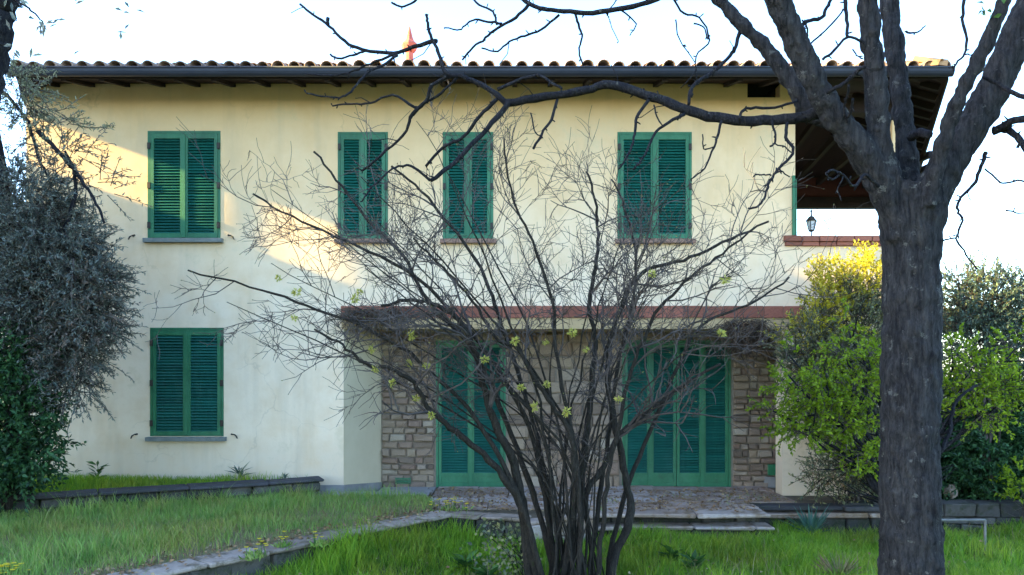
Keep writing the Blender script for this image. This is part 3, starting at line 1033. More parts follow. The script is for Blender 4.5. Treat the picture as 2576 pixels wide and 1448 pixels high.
# stone steps in front of the porch
steps = empty('stone_steps', (2.4, -1.6, LAWN_Z), 'weathered stone terrace step with a dark gap under the top slabs', 'steps')
stone_run(steps, (1.0, -1.42), (3.30, -1.42), TERR_Z - .065, TERR_Z - .004, .42, rs, 'slab', M['slab'], .55, .95, .06, .07)
stone_run(steps, (1.0, -1.18), (3.2, -1.18), LAWN_Z - .05, TERR_Z - .07, .22, rs, 'stone', M['wallstone'], .25, .5, .12, .16)
stone_run(steps, (0.9, -1.52), (3.34, -1.52), -.37, -.318, .34, rs, 'slab', M['slab'], .5, .9, .05, .05)
stone_run(steps, (0.95, -1.48), (3.3, -1.48), LAWN_Z - .05, -.372, .26, rs, 'stone', M['wallstone'], .3, .6, .18, .2)
st2 = empty('stone_border', (4.2, -.75, LAWN_Z), 'long grey slabs edging the terrace below the white corner wall', 'steps')
stone_run(st2, (3.36, -.92), (5.0, -.92), TERR_Z - .07, TERR_Z, .3, rs, 'slab', M['coping'], .7, 1.2, .07, .07)
stone_run(st2, (3.36, -1.0), (4.95, -1.0), TERR_Z - .16, TERR_Z - .085, .22, rs, 'slab', M['slab'], .6, 1.0, .075, .08)
stone_run(st2, (3.36, -.92), (5.0, -.92), LAWN_Z - .05, TERR_Z - .17, .22, rs, 'stone', M['wallstone'], .25, .5, .15, .2)
rw = empty('dry_stone_wall', (6.0, -.95, LAWN_Z), 'low mossy dry stone wall under the dark bushes at the right', 'garden wall')
stone_run(rw, (4.62, -.75), (8.4, -.95), LAWN_Z - .05, -.13, .35, rs, 'stone', M['wallstone'], .2, .45, .09, .15, .04)
pr = empty('pale_rock', tuple(P(2392, 1222, 11.4)), 'pale pinkish rock lying on the dry stone wall beside the trunk', 'rock')
b = MB(); p0 = P(2392, 1225, 11.2)
b.lathe(p0.x, p0.y, [(-.12, .06), (-.07, .09), (.0, .075), (.05, .04), (.06, .015)], 7)
b.v = [(v[0] + random.uniform(-.02, .02), v[1] + random.uniform(-.02, .02), v[2] + random.uniform(-.015, .015)) for v in b.v]
b.build('stone', M['kerb'], pr)

# terrace paving: separate irregular flags
terr = tag(empty('terrace', (0, 0, TERR_Z)), kind='structure')
rs = random.Random(31)
yy = -1.22
while yy < .86:
    dy = rs.uniform(.26, .44)
    if yy + dy > .80: dy = .88 - yy
    x = -1.17 + (0.0 if yy > -1 else .1)
    lim = 3.28 if yy < -.72 else 3.98
    while x < lim - .05:
        dx = rs.uniform(.32, .72)
        if x + dx > lim - .2: dx = lim - x
        j = lambda q: rs.uniform(-q, q)
        bb = MB()
        t = rs.uniform(-.012, .014)
        top = [(x + .008 + j(.008), yy + .008 + j(.008), t), (x + dx - .008 + j(.008), yy + .008 + j(.008), t + j(.004)), (x + dx - .008 + j(.008), yy + dy - .008, t), (x + .008, yy + dy - .008 + j(.008), t + j(.004))]
        bot = [(a, c, -.06) for a, c, _ in top]
        bb.add(top + bot, [(0, 1, 2, 3), (0, 4, 5, 1), (1, 5, 6, 2), (2, 6, 7, 3), (3, 7, 4, 0)])
        bb.build('flagstone', M['flag'], terr, loc=(0, 0, 0))
        x += dx
    yy += dy
b = MB(); b.box(-2.86, -1.2, -.42, -.02, -.3, PATH_Z + .02); b.box(-2.05, -1.2, -.018, .9, -.3, TERR_Z - .012)
tag(b.build('pavement', M['plinth']), kind='structure')

# metal rail to the right of the trunk
rl = empty('metal_rail', tuple(P(2430, 1365, 9.4)), 'thin grey pipe rail in the grass right of the big trunk', 'rail')
a, c = P(2300, 1309, 9.4), P(2478, 1309, 9.4)
b = MB(); b.tube([a, c], [.016, .016], 8); b.build('crossbar', M['pipe'], rl)
for p in (a, c):
    b = MB(); b.tube([p, (p.x, p.y, LAWN_Z - .1)], [.016, .016], 8); b.build('post', M['pipe'], rl)


# ------------------------------------------------------------------ plants: shared builders
def catmull(pts, per=6):
    pts = [np.array(p, float) for p in pts]
    pp = [2 * pts[0] - pts[1]] + pts + [2 * pts[-1] - pts[-2]]
    out = []
    for i in range(1, len(pp) - 2):
        p0, p1, p2, p3 = pp[i - 1:i + 3]
        for k in range(per):
            t = k / per
            out.append(.5 * ((2 * p1) + (-p0 + p2) * t + (2 * p0 - 5 * p1 + 4 * p2 - p3) * t * t + (-p0 + 3 * p1 - 3 * p2 + p3) * t ** 3))
    out.append(pts[-1])
    return [Vector(q) for q in out]


def trace(path, d0, d1, h0, h1, wig=0.0, per=6, rnd=random):
    """a branch given by its outline points; distance goes from d0 to d1 along it, half width from h0 to h1 (picture units)"""
    n = len(path)
    raw = []
    for i, (x, y) in enumerate(path):
        t = i / (n - 1)
        raw.append(P(x, y, d0 + (d1 - d0) * t))
    pts = catmull(raw, per)
    m = len(pts)
    rad = []
    for i, p in enumerate(pts):
        t = i / (m - 1)
        dd = d0 + (d1 - d0) * t
        rad.append((h0 + (h1 - h0) * t ** .8) * dd / F * rnd.uniform(.93, 1.09))
        if wig and 0 < i:
            pts[i] = p + Vector((rnd.uniform(-wig, wig), rnd.uniform(-wig, wig) * 2, rnd.uniform(-wig, wig)))
    return pts, rad


def perp(d, rnd):
    v = Vector((rnd.gauss(0, 1), rnd.gauss(0, 1), rnd.gauss(0, 1)))
    v = v - d * v.dot(d)
    return v.normalized() if v.length > 1e-5 else d.orthogonal()


def leaves_mesh(name, pos, dirs, nrm, ln, wd):
    """one folded leaf of four corners per place"""
    n = len(pos)
    dirs = dirs / np.maximum(np.linalg.norm(dirs, axis=1, keepdims=True), 1e-6)
    side = np.cross(dirs, nrm)
    side /= np.maximum(np.linalg.norm(side, axis=1, keepdims=True), 1e-6)
    up = np.cross(side, dirs)
    ln = np.asarray(ln).reshape(-1, 1) * np.ones((n, 1)); wd = np.asarray(wd).reshape(-1, 1) * np.ones((n, 1))
    a = pos
    b = pos + dirs * ln * .45 + side * wd * .5 + up * wd * .18
    c = pos + dirs * ln - up * ln * .08
    e = pos + dirs * ln * .45 - side * wd * .5 + up * wd * .18
    V = np.stack([a, b, c, e], 1).reshape(-1, 3)
    i = np.arange(n) * 4
    L = np.stack([i, i + 1, i + 2, i, i + 2, i + 3], 1).ravel()
    return np_mesh(name, V, L, np.full(2 * n, 3))


def sprig_leaves(org, dirs, L, n, ll, lw, droop, rng, spread=.9):
    """n leaves along each sprig"""
    m = len(org)
    t = (np.arange(n)[None, :] + rng.uniform(0, .8, (m, n))) / n
    LL = np.asarray(L).reshape(-1, 1) * np.ones((m, 1))
    pos = org[:, None, :] + dirs[:, None, :] * (t * LL)[:, :, None]
    pos[:, :, 2] -= droop * (t * LL) ** 2
    rd = rng.normal(0, 1, (m, n, 3))
    ld = dirs[:, None, :] * .7 + rd * spread * .6
    ld[:, :, 2] -= droop * t * .5
    nr = rng.normal(0, .6, (m, n, 3)); nr[:, :, 2] += 1.0
    pos = pos.reshape(-1, 3)
    k = len(pos)
    return pos, ld.reshape(-1, 3), nr.reshape(-1, 3), ll * rng.uniform(.65, 1.25, k), lw * rng.uniform(.7, 1.2, k)


def blob_sprigs(blobs, per_m3, rng, depth_r=None, shell=.55, upb=.35):
    """sprig origins inside blobs given as (x, y, rx, ry, distance[, weight])"""
    O, D, B = [], [], []
    for bi, bl in enumerate(blobs):
        x, y, rx, ry, d = bl[:5]
        wgt = bl[5] if len(bl) > 5 else 1.0
        c = np.array(P(x, y, d)); s = d / F
        r = np.array([rx * s, (depth_r or max(.35, (rx + ry) * .5 * s)), ry * s])
        n = max(6, int(per_m3 * wgt * r[0] * r[1] * r[2] * 4.19))
        v = rng.normal(0, 1, (n, 3)); v /= np.linalg.norm(v, axis=1, keepdims=True)
        rr = rng.uniform(shell ** 3, 1, (n, 1)) ** (1 / 3)
        rr *= rng.uniform(.82, 1.10, (n, 1))
        O.append(c + v * rr * r)
        dd = v * np.array([1, 1, .8]) + rng.normal(0, .45, (n, 3)); dd[:, 2] += upb
        D.append(dd / np.linalg.norm(dd, axis=1, keepdims=True))
        B.append(c)
    return np.concatenate(O), np.concatenate(D), B


def crown(name, mat, parent, blobs, per_m3, L, n, ll, lw, droop=.3, seed=1, shell=.45, upb=.35, spread=.9, depth_r=None, twig_mat=None):
    rng = np.random.default_rng(seed)
    O, D, B = blob_sprigs(blobs, per_m3, rng, depth_r, shell, upb)
    LL = L * rng.uniform(.6, 1.3, len(O))
    o = link(name, leaves_mesh(name, *sprig_leaves(O, D, LL, n, ll, lw, droop, rng, spread)), mat, parent)
    if twig_mat is not None:
        mb = MB()
        for k in range(len(O)):
            p = Vector(O[k]); dv = Vector(D[k]); l_ = LL[k]
            q = p + dv * l_ * .5 - Vector((0, 0, droop * (l_ * .5) ** 2)); e = p + dv * l_ - Vector((0, 0, droop * l_ ** 2))
            mb.tube([p - dv * l_ * .25, q, e], [.006, .004, .0025], 3, False)
        mb.build('twigs', twig_mat, parent)['kind'] = 'stuff'
    return o, B


def limbs(name, parent, base, tops, mat, r0, seed, n=7, wig=.06, fork=.5):
    """trunk-like stems from a base to each crown centre"""
    rnd = random.Random(seed)
    mb = MB()
    base = Vector(base)
    for t in tops:
        mb = MB()
        t = Vector(t)
        b0 = base + Vector((rnd.uniform(-.06, .06), rnd.uniform(-.06, .06), 0))
        mid = b0.lerp(t, .45) + Vector((0, 0, (t - b0).length * .10)) - Vector(((t.x - b0.x) * .15, (t.y - b0.y) * .15, 0))
        pts = catmull([b0, mid, t], 6)
        pts = [p + Vector((rnd.uniform(-wig, wig), rnd.uniform(-wig, wig), rnd.uniform(-wig, wig))) * (.5 if 0 < i < len(pts) - 1 else 0) for i, p in enumerate(pts)]
        rr = r0 * rnd.uniform(.7, 1.1)
        mb.tube(pts, [rr * (1 - .8 * i / (len(pts) - 1)) for i in range(len(pts))], n)
        for q in range(5):
            i = rnd.randrange(4, len(pts) - 1)
            dv = (pts[i] - pts[i - 1]).normalized()
            dv = (dv * .6 + perp(dv, rnd) * .7).normalized()
            l_ = rnd.uniform(.25, .6)
            mb.tube([pts[i], pts[i] + dv * l_ * .5 + perp(dv, rnd) * .03, pts[i] + dv * l_ + Vector((0, 0, .06))], [rr * .3, rr * .2, rr * .08], 4)
        mb.build(name, mat, parent, True)


# ------------------------------------------------------------------ the big bare tree at the right
rnd = random.Random(77)
TB = P(2292, 1448, 5.5)
tree = empty('bare_tree', (TB.x, TB.y, LAWN_Z), 'big leafless tree with dark forking limbs in front of the loggia', 'tree')
mb = MB()


def add_tr(path, d0, d1, h0, h1, n=14, wig=.004, per=6):
    pts, rad = trace(path, d0, d1, h0, h1, wig, per, rnd)
    mb.tube(pts, rad, n)
    return pts, rad


def add_prof(path, hw, d0, d1, n=20):
    raw = [P(x, y, d0 + (d1 - d0) * i / (len(path) - 1)) for i, (x, y) in enumerate(path)]
    pts = catmull(raw, 5)
    k = np.interp(np.linspace(0, len(hw) - 1, len(pts)), range(len(hw)), hw)
    ds = np.linspace(d0, d1, len(pts))
    mb.tube(pts, [a * c / F * rnd.uniform(.90, .935) * (.98 if k[0] > 100 else .86) for a, c in zip(k, ds)], n)


add_prof([(2300, 1760), (2294, 1560), (2292, 1448), (2290, 1280), (2288, 1120), (2291, 950), (2294, 800), (2292, 690), (2292, 600), (2296, 530), (2300, 470)],
         [150, 98, 84, 79, 76, 79, 76, 74, 79, 88, 84], 5.5, 5.5, 22)
add_prof([(2290, 640), (2255, 540), (2200, 430), (2140, 345), (2080, 262), (2022, 150), (1985, 60), (1945, -30), (1900, -140)], [60, 55, 47, 42, 40, 38, 38, 40, 36], 5.5, 5.2)          # big dark limb to the left
add_prof([(2270, 560), (2215, 430), (2160, 350), (2100, 312), (2037, 285), (1987, 205), (1930, 125), (1857, 55), (1800, -10), (1730, -80)], [40, 40, 32, 27, 25, 25, 23, 21, 18, 14], 5.6, 5.9)   # lichened limb behind it
add_prof([(2262, 600), (2240, 460), (2216, 360), (2203, 220), (2192, 100), (2180, -10), (2170, -120)], [48, 38, 33, 33, 31, 30, 28], 5.45, 5.3)
add_prof([(2300, 580), (2285, 440), (2277, 350), (2264, 225), (2247, 100), (2236, -10), (2225, -120)], [45, 34, 31, 29, 28, 27, 25], 5.6, 5.8)
add_prof([(2310, 600), (2345, 480), (2405, 385), (2467, 285), (2527, 165), (2580, 40), (2630, -60)], [62, 58, 52, 50, 50, 48, 46], 5.5, 5.3)
add_prof([(2335, 520), (2362, 400), (2385, 325), (2420, 235), (2473, 125), (2517, 25), (2560, -80)], [26, 26, 24, 23, 22, 21, 20], 5.3, 5.0)
trunk = mb.build('trunk', M['bark'], tree)
rm = trunk.modifiers.new('join', 'REMESH'); rm.mode = 'VOXEL'; rm.voxel_size = .016; rm.use_smooth_shade = True
sm = trunk.modifiers.new('soft', 'SMOOTH'); sm.iterations = 3; sm.factor = .5
tx = bpy.data.textures.new('bark_lumps', 'CLOUDS'); tx.noise_scale = .09; tx.noise_depth = 3
dm = trunk.modifiers.new('lumps', 'DISPLACE'); dm.texture = tx; dm.strength = .05; dm.mid_level = .5; dm.texture_coords = 'LOCAL'

BR = [  # outline points, distance from, to, half width from, to
    ([(2060, 285), (2000, 298), (1940, 303), (1850, 303), (1760, 287), (1690, 262), (1622, 238), (1532, 213), (1472, 228), (1372, 244), (1272, 260)], 5.45, 5.9, 20, 12),
    ([(1272, 260), (1240, 232), (1197, 207), (1160, 192), (1122, 185), (1108, 150), (1098, 120), (1082, 90), (1076, 60), (1072, 37)], 5.9, 6.1, 10, 4),
    ([(1285, 255), (1237, 310), (1187, 365), (1132, 418), (1082, 455)], 5.9, 5.7, 10, 6),
    ([(1082, 455), (1042, 422), (1015, 417), (987, 427), (937, 472), (912, 506)], 5.7, 5.6, 5, 2.5),
    ([(1250, 250), (1207, 293), (1167, 345), (1117, 370), (1072, 417)], 5.9, 6.2, 7, 4),
    ([(1140, 190), (1087, 215), (1072, 255), (1037, 285), (1022, 330), (972, 380), (912, 430)], 6.05, 6.4, 7, 3.5),
    ([(1150, 195), (1110, 235), (1068, 262), (1040, 290)], 6.05, 6.3, 5, 3),
    ([(1045, 272), (987, 240), (932, 260), (885, 262), (837, 267)], 6.3, 6.6, 4.5, 2.5),
    ([(1098, 105), (1082, 107), (1032, 120), (992, 135), (912, 125), (867, 105), (827, 65), (790, 40), (755, 12)], 6.1, 6.5, 8, 3.5),
    ([(1010, 130), (960, 150), (922, 165), (880, 182), (837, 190), (772, 187)], 6.2, 6.5, 5, 2.5),
    ([(1000, 140), (962, 165), (922, 185), (890, 225), (862, 245), (820, 244), (772, 236)], 6.2, 6.0, 5, 2.5),
    ([(920, 128), (890, 140), (850, 148), (830, 138)], 6.3, 6.4, 4, 3),
    ([(827, 65), (824, 45)], 6.4, 6.4, 4, 6),
    ([(1790, -60), (1715, -30), (1632, 5), (1552, 25), (1472, 32), (1402, 27), (1357, 20), (1322, 5), (1290, -20)], 5.8, 6.2, 10, 6),
    ([(1330, 12), (1297, 45), (1250, 72), (1222, 97), (1190, 120), (1162, 150)], 6.1, 6.4, 6, 3),
    ([(1407, 38), (1362, 75), (1322, 90), (1282, 105), (1252, 130), (1212, 120)], 6.1, 6.5, 4.5, 2.5),
    ([(1447, 35), (1458, 70), (1464, 95), (1457, 130), (1467, 165)], 6.1, 6.0, 4.5, 2.5),
    ([(1262, 60), (1227, 55), (1197, 50), (1170, 65), (1157, 75), (1117, 70)], 6.2, 6.4, 4.5, 2),
    ([(1060, -10), (1040, 5), (1010, 18), (985, 5)], 6.3, 6.3, 4, 3),
    ([(1250, 62), (1240, 30), (1205, 12), (1180, -10)], 6.2, 6.5, 4, 3),
    ([(1560, 25), (1600, 60), (1585, 90)], 6.0, 6.2, 3, 1.5),
    ([(1402, 250), (1387, 300), (1367, 330), (1342, 375)], 5.85, 5.7, 5, 4),
    ([(1335, 285), (1345, 330), (1365, 345)], 5.85, 5.7, 2.5, 2),
    ([(1632, 252), (1602, 295), (1597, 330), (1592, 360), (1577, 395), (1557, 427)], 5.7, 5.5, 6, 3),
    ([(1722, 288), (1667, 318), (1640, 350), (1622, 390), (1592, 427)], 5.6, 5.4, 6, 3),
    ([(1645, 265), (1655, 300), (1668, 318)], 5.6, 5.5, 3, 2),
    ([(1252, 226), (1302, 203), (1340, 193), (1357, 190), (1385, 207), (1412, 222)], 5.85, 5.6, 6, 4),
    ([(1815, 305), (1805, 345), (1797, 370), (1772, 425), (1737, 450)], 5.55, 5.3, 5, 2),
    ([(1797, 370), (1770, 375), (1768, 340)], 5.4, 5.4, 2.5, 2),
    ([(1980, 310), (1978, 345), (1997, 380), (1975, 410), (1947, 440), (1930, 475), (1922, 500), (1905, 520), (1882, 525)], 5.45, 5.1, 6, 3),
    ([(1942, 303), (1950, 340), (1948, 362), (1937, 368)], 5.45, 5.4, 4, 3),
    ([(1950, 362), (1975, 372), (1990, 385)], 5.4, 5.3, 2.5, 2),
    ([(1945, 440), (1965, 432), (1985, 445)], 5.2, 5.2, 3, 2),
    ([(1940, 442), (1915, 440), (1900, 441)], 5.2, 5.2, 3, 2),
    ([(1860, 300), (1868, 280), (1890, 272), (1950, 272), (2007, 255)], 5.5, 5.7, 5, 4),
    ([(1862, 80), (1850, 118), (1837, 140), (1797, 180), (1765, 200), (1740, 222), (1732, 265)], 5.85, 5.6, 7, 5),
    ([(1740, 222), (1738, 245)], 5.6, 5.6, 5, 6),
    ([(2070, 240), (2090, 228), (2122, 212), (2150, 185), (2175, 168)], 5.3, 5.1, 7, 6),
    ([(2002, 80), (2030, 55), (2067, 45), (2080, 20), (2095, -10)], 5.25, 5.4, 7, 5),
    ([(2070, 150), (2090, 135), (2132, 96), (2167, 106), (2185, 110)], 5.25, 5.35, 5, 4),
    ([(2132, 96), (2130, 50), (2127, -10)], 5.3, 5.4, 5, 6),
    ([(2027, 60), (2032, 85), (2030, 110), (2040, 140)], 5.3, 5.5, 3.5, 2),
    ([(2040, 110), (2075, 80), (2110, 40), (2125, 20)], 5.4, 5.5, 3, 2.5),
    ([(2145, 125), (2155, 140), (2168, 150)], 5.3, 5.4, 2.5, 2),
    ([(2425, -15), (2422, 50), (2432, 100), (2427, 135), (2405, 160), (2397, 178)], 5.1, 5.0, 6, 2.5),
    ([(2427, 135), (2445, 140)], 5.0, 5.0, 3, 2),
    ([(2280, 80), (2300, 85), (2318, 75), (2328, 64)], 5.7, 5.8, 4, 1.5),
    ([(2472, 195), (2517, 215), (2545, 232), (2590, 250)], 5.2, 5.0, 5, 8),
    ([(2500, 330), (2527, 318), (2550, 305), (2600, 298)], 5.4, 5.2, 15, 11),
    ([(2515, 325), (2545, 332), (2570, 360), (2595, 400)], 5.4, 5.2, 12, 9),
    ([(2568, 355), (2560, 372)], 5.3, 5.3, 4, 5),
    ([(2480, 385), (2472, 410), (2457, 450), (2440, 475), (2412, 505), (2410, 530), (2420, 555), (2407, 600), (2425, 630), (2457, 678)], 5.4, 5.2, 7, 2.5),
    ([(2407, 600), (2385, 602), (2372, 605)], 5.3, 5.4, 3, 2.5),
    ([(2477, 425), (2500, 445), (2522, 462), (2560, 455), (2600, 462)], 5.3, 5.2, 3, 3),
    ([(2530, 530), (2555, 535), (2590, 540)], 5.2, 5.2, 3, 2),
    ([(2340, 340), (2310, 335), (2290, 345)], 5.35, 5.5, 14, 14),
    ([(2365, 1140), (2380, 1110), (2390, 1084), (2394, 1050), (2400, 1022), (2425, 990), (2458, 968)], 5.45, 5.6, 8, 4),
    ([(2210, 470), (2175, 440), (2150, 470), (2120, 440)], 5.3, 5.0, 6, 4),
    ([(2120, 440), (2095, 428), (2078, 437)], 5.0, 4.9, 4, 3.5),
    ([(2112, 440), (2092, 452), (2078, 440)], 5.0, 4.9, 4, 2.5),
    ([(2120, 445), (2108, 480), (2118, 505)], 5.0, 5.0, 2.5, 1.5),
    ([(2135, 215), (2132, 240), (2125, 265), (2130, 310)], 5.1, 5.3, 4, 3),
    ([(2145, 250), (2140, 285), (2128, 300)], 5.1, 5.3, 4, 3),
    ([(1560, -10), (1545, 10), (1530, 40), (1555, 105)], 6.0, 6.2, 2.5, 1.2),
    ([(1690, -10), (1720, 35), (1760, 45), (1785, 100), (1750, 145), (1755, 215)], 5.7, 5.9, 4, 2),
    ([(1745, 60), (1770, 70), (1780, 100)], 5.8, 5.8, 3, 2),
    ([(1700, 50), (1710, 100), (1750, 160)], 5.8, 6.0, 2.5, 1.5),
]
mb = MB()
for path, d0, d1, h0, h1 in BR:
    mb = MB()
    pts, rad = trace(path, d0, d1, h0 * .75, h1 * .82, .004, 4, rnd)
    mb.tube(pts, rad, 7)
    # spurs and swollen buds
    L = sum((pts[i + 1] - pts[i]).length for i in range(len(pts) - 1))
    for q in range(int(L * 9)):
        i = rnd.randrange(1, len(pts))
        dv = (pts[i] - pts[i - 1]).normalized()
        dd = (perp(dv, rnd) + dv * .5).normalized()
        l_ = rnd.uniform(.012, .035)
        mb.tube([pts[i] - dd * .004, pts[i] + dd * (rad[i] + l_ * .6), pts[i] + dd * (rad[i] + l_)], [rad[i] * .45, .0055, .003], 4)
    # fine side twigs
    for q in range(int(L * 1.5)):
        i = rnd.randrange(2, len(pts))
        if h0 > 18 and i < len(pts) * .3: continue
        dv = (pts[i] - pts[i - 1]).normalized()
        dd = (perp(dv, rnd) * .8 + dv * .6).normalized()
        l_ = rnd.uniform(.08, .26)
        bend = perp(dd, rnd) * l_ * .25
        mb.tube([pts[i], pts[i] + dd * l_ * .5 + bend * .6, pts[i] + dd * l_ + bend * .2, pts[i] + dd * l_ * 1.05 + bend * .2], [.0045, .0035, .003, .005], 4)
    mb.build('branch', M['branch'], tree, True)
# two withered leaves still hanging on it
rng = np.random.default_rng(3)
c_ = np.array(P(2482, 30, 5.0))
pos = c_ + rng.normal(0, .03, (9, 3))
link('leaves', leaves_mesh('leaves', pos, rng.normal(0, 1, (9, 3)), rng.normal(0, 1, (9, 3)), .05, .03), M['weed'], tree)

# ------------------------------------------------------------------ the bare many stemmed shrub in the middle
rnd = random.Random(123)
SB = P(1432, 1448, 7.9)
shrub = empty('bare_shrub', (SB.x, SB.y, LAWN_Z), 'wide bare shrub of many stems with few pale yellow flowers in the lawn centre', 'shrub')
ST = [
    ([(1345, 1500), (1335, 1448), (1322, 1330), (1305, 1224), (1280, 1134), (1250, 1074), (1222, 1000), (1200, 900), (1165, 820), (1110, 775), (1040, 755), (960, 770)], 7.9, 7.3, 20, 4),
    ([(1360, 1480), (1325, 1320), (1307, 1264), (1257, 1185), (1187, 1119), (1122, 1066), (1078, 1026), (1040, 965), (985, 930), (920, 915), (860, 870), (790, 830)], 7.8, 7.0, 14, 3),
    ([(1430, 1500), (1432, 1400), (1442, 1274), (1467, 1149), (1480, 1060), (1492, 930), (1497, 860), (1484, 774), (1495, 690), (1505, 610), (1500, 520), (1478, 430)], 7.9, 8.3, 15, 3),
    ([(1415, 1460), (1440, 1300), (1447, 1199), (1432, 1084), (1387, 1019), (1337, 939), (1302, 879), (1245, 850), (1190, 760), (1130, 690), (1040, 600)], 7.8, 7.2, 11, 3),
    ([(1470, 1480), (1455, 1380), (1472, 1249), (1512, 1189), (1552, 1104), (1622, 1044), (1672, 1004), (1737, 959), (1812, 915)], 8.0, 8.3, 13, 4),
    ([(1530, 1500), (1545, 1400), (1582, 1310), (1580, 1230), (1560, 1134), (1535, 1010), (1530, 890), (1565, 770), (1612, 690), (1720, 655), (1815, 612), (1930, 560)], 8.0, 8.6, 15, 3),
    ([(1390, 1480), (1385, 1330), (1372, 1200), (1345, 1080), (1310, 960), (1262, 820), (1220, 700), (1150, 590), (1060, 480), (985, 420)], 8.1, 8.5, 10, 3),
    ([(1400, 1470), (1360, 1300), (1300, 1130), (1230, 960), (1160, 840), (1080, 760), (1010, 640), (930, 560), (860, 470), (790, 380)], 8.2, 8.8, 10, 3),
    ([(1500, 1480), (1515, 1330), (1530, 1200), (1560, 1050), (1600, 900), (1650, 790), (1720, 715), (1800, 650), (1880, 590)], 7.8, 7.5, 9, 3),
    ([(1450, 1480), (1460, 1300), (1440, 1100), (1400, 900), (1390, 760), (1340, 610), (1290, 500), (1265, 350)], 7.7, 7.5, 9, 2.5),
    ([(1480, 1490), (1500, 1300), (1530, 1100), (1555, 920), (1585, 800), (1600, 640), (1570, 520), (1540, 450)], 8.2, 8.6, 9, 2.5),
    ([(1375, 1490), (1300, 1240), (1200, 1060), (1080, 930), (950, 840), (800, 780), (660, 730), (470, 680)], 7.7, 7.2, 9, 2.5),
    ([(1410, 1490), (1370, 1250), (1320, 1050), (1200, 860), (1050, 700), (900, 620), (760, 560), (640, 490)], 8.1, 7.8, 9, 2.5),
    ([(1520, 1490), (1560, 1280), (1620, 1120), (1690, 960), (1740, 850), (1800, 800), (1900, 760), (1985, 700)], 8.2, 8.7, 9, 2.5),
]
mb, tw, fine = MB(), MB(), MB()
ENDS = []


def grow(p, d, L, r, lvl, maxl):
    n = 4 if lvl < maxl else 3
    pts = [p]; q = p; dv = d
    for k in range(n):
        dv = (dv + perp(dv, rnd) * .28 + Vector((0, 0, rnd.uniform(-.05, .10)))).normalized()
        q = q + dv * L / n
        pts.append(q)
    ENDS.append((tuple(pts[-1]), tuple(dv)))
    rad = [max(.0022, r * (1 - .6 * i / n)) for i in range(n + 1)]
    (tw if lvl == 1 else fine).tube(pts, rad, 4 if lvl == 1 else 3, False)
    if lvl < maxl:
        for k in range(rnd.randint(3, 5)):
            t = rnd.uniform(.2, 1.0)
            i = min(n - 1, int(t * n))
            pp = pts[i].lerp(pts[i + 1], t * n - i)
            dd = ((pts[i + 1] - pts[i]).normalized() * .75 + perp(dv, rnd) * .75 + Vector((0, 0, .08))).normalized()
            grow(pp, dd, L * rnd.uniform(.35, .7), max(.003, r * .6), lvl + 1, maxl)


def in_env(p):
    """outline of the whole shrub, measured from its own foot"""
    dx, dz = p.x - SB.x, p.z - LAWN_Z
    a = math.atan2(max(dz - 1.2, .001), dx)
    return True


def side(pts, rad, k, lo, L0=.8):
    for q in range(k):
        i = rnd.randrange(int(len(pts) * lo), len(pts) - 1)
        dv = (pts[i + 1] - pts[i]).normalized()
        dd = (dv * .7 + perp(dv, rnd) * .8 + Vector((0, 0, .1))).normalized()
        grow(pts[i], dd, rnd.uniform(.5, 1.15) * L0, max(.005, rad[i] * .5), 1, 3)


for path, d0, d1, h0, h1 in ST:
    pts, rad = trace(path, d0, d1, h0, h1, .012, 5, rnd)
    mb = MB(); mb.tube(pts, [q * .86 for q in rad], 8); mb.build('stem', M['stem'], shrub, True)
    side(pts, rad, 8, .42)
# more shoots fanning out of the same foot
TG = []
for k in range(19):
    x = rnd.uniform(560, 1930); xx = (x - 1250) / 760
    top = 330 + 330 * xx * xx if x > 1250 else 280 + 330 * xx * xx
    TG.append((x, rnd.uniform(top, min(top + 380, 900))))
for (x, y) in TG:
    b0 = P(rnd.uniform(1375, 1515), 1480, rnd.uniform(7.6, 8.3)); b0.z = LAWN_Z - .05
    t = P(x, y, rnd.uniform(6.7, 9.2))
    m1 = b0.lerp(t, .35) + Vector((-(t.x - b0.x) * .22, -(t.y - b0.y) * .2, .25))
    m2 = b0.lerp(t, .72) + Vector((-(t.x - b0.x) * .10, 0, .22))
    pts = catmull([b0, m1, m2, t], 6)
    pts = [p + perp(Vector((0, 0, 1)), rnd) * rnd.uniform(0, .03) for p in pts]
    r = rnd.uniform(.011, .020)
    rad = [r * (1 - .78 * i / (len(pts) - 1)) for i in range(len(pts))]
    mb = MB(); mb.tube(pts, rad, 6); mb.build('stem', M['stem'], shrub, True)
    side(pts, rad, 7, .5)
# thin upright suckers at the foot
for k in range(10):
    b0 = P(rnd.uniform(1370, 1530), 1480, rnd.uniform(7.5, 8.4)); b0.z = LAWN_Z - .05
    t = P(rnd.uniform(1230, 1640), rnd.uniform(880, 1120), rnd.uniform(7.4, 8.6))
    pts = catmull([b0, b0.lerp(t, .5) + Vector((rnd.uniform(-.1, .1), rnd.uniform(-.1, .1), .05)), t], 5)
    r = rnd.uniform(.006, .011)
    mb = MB(); mb.tube(pts, [r * (1 - .6 * i / (len(pts) - 1)) for i in range(len(pts))], 5); mb.build('stem', M['stem'], shrub, True)
    side(pts, [r] * len(pts), 2, .6, .5)
tw.build('branches', M['twig'], shrub)['kind'] = 'stuff'
fine.build('twigs', M['twig'], shrub)['kind'] = 'stuff'
ee = rnd.sample(ENDS, min(len(ENDS), 1500))
ep = np.array([a for a, _ in ee]); ed = np.array([b_ for _, b_ in ee])
rng = np.random.default_rng(18)
link('buds', leaves_mesh('buds', ep, ed, rng.normal(0, 1, ep.shape), .022 * rng.uniform(.5, 1.3, len(ep)), .010), M['bud'], shrub)['kind'] = 'stuff'
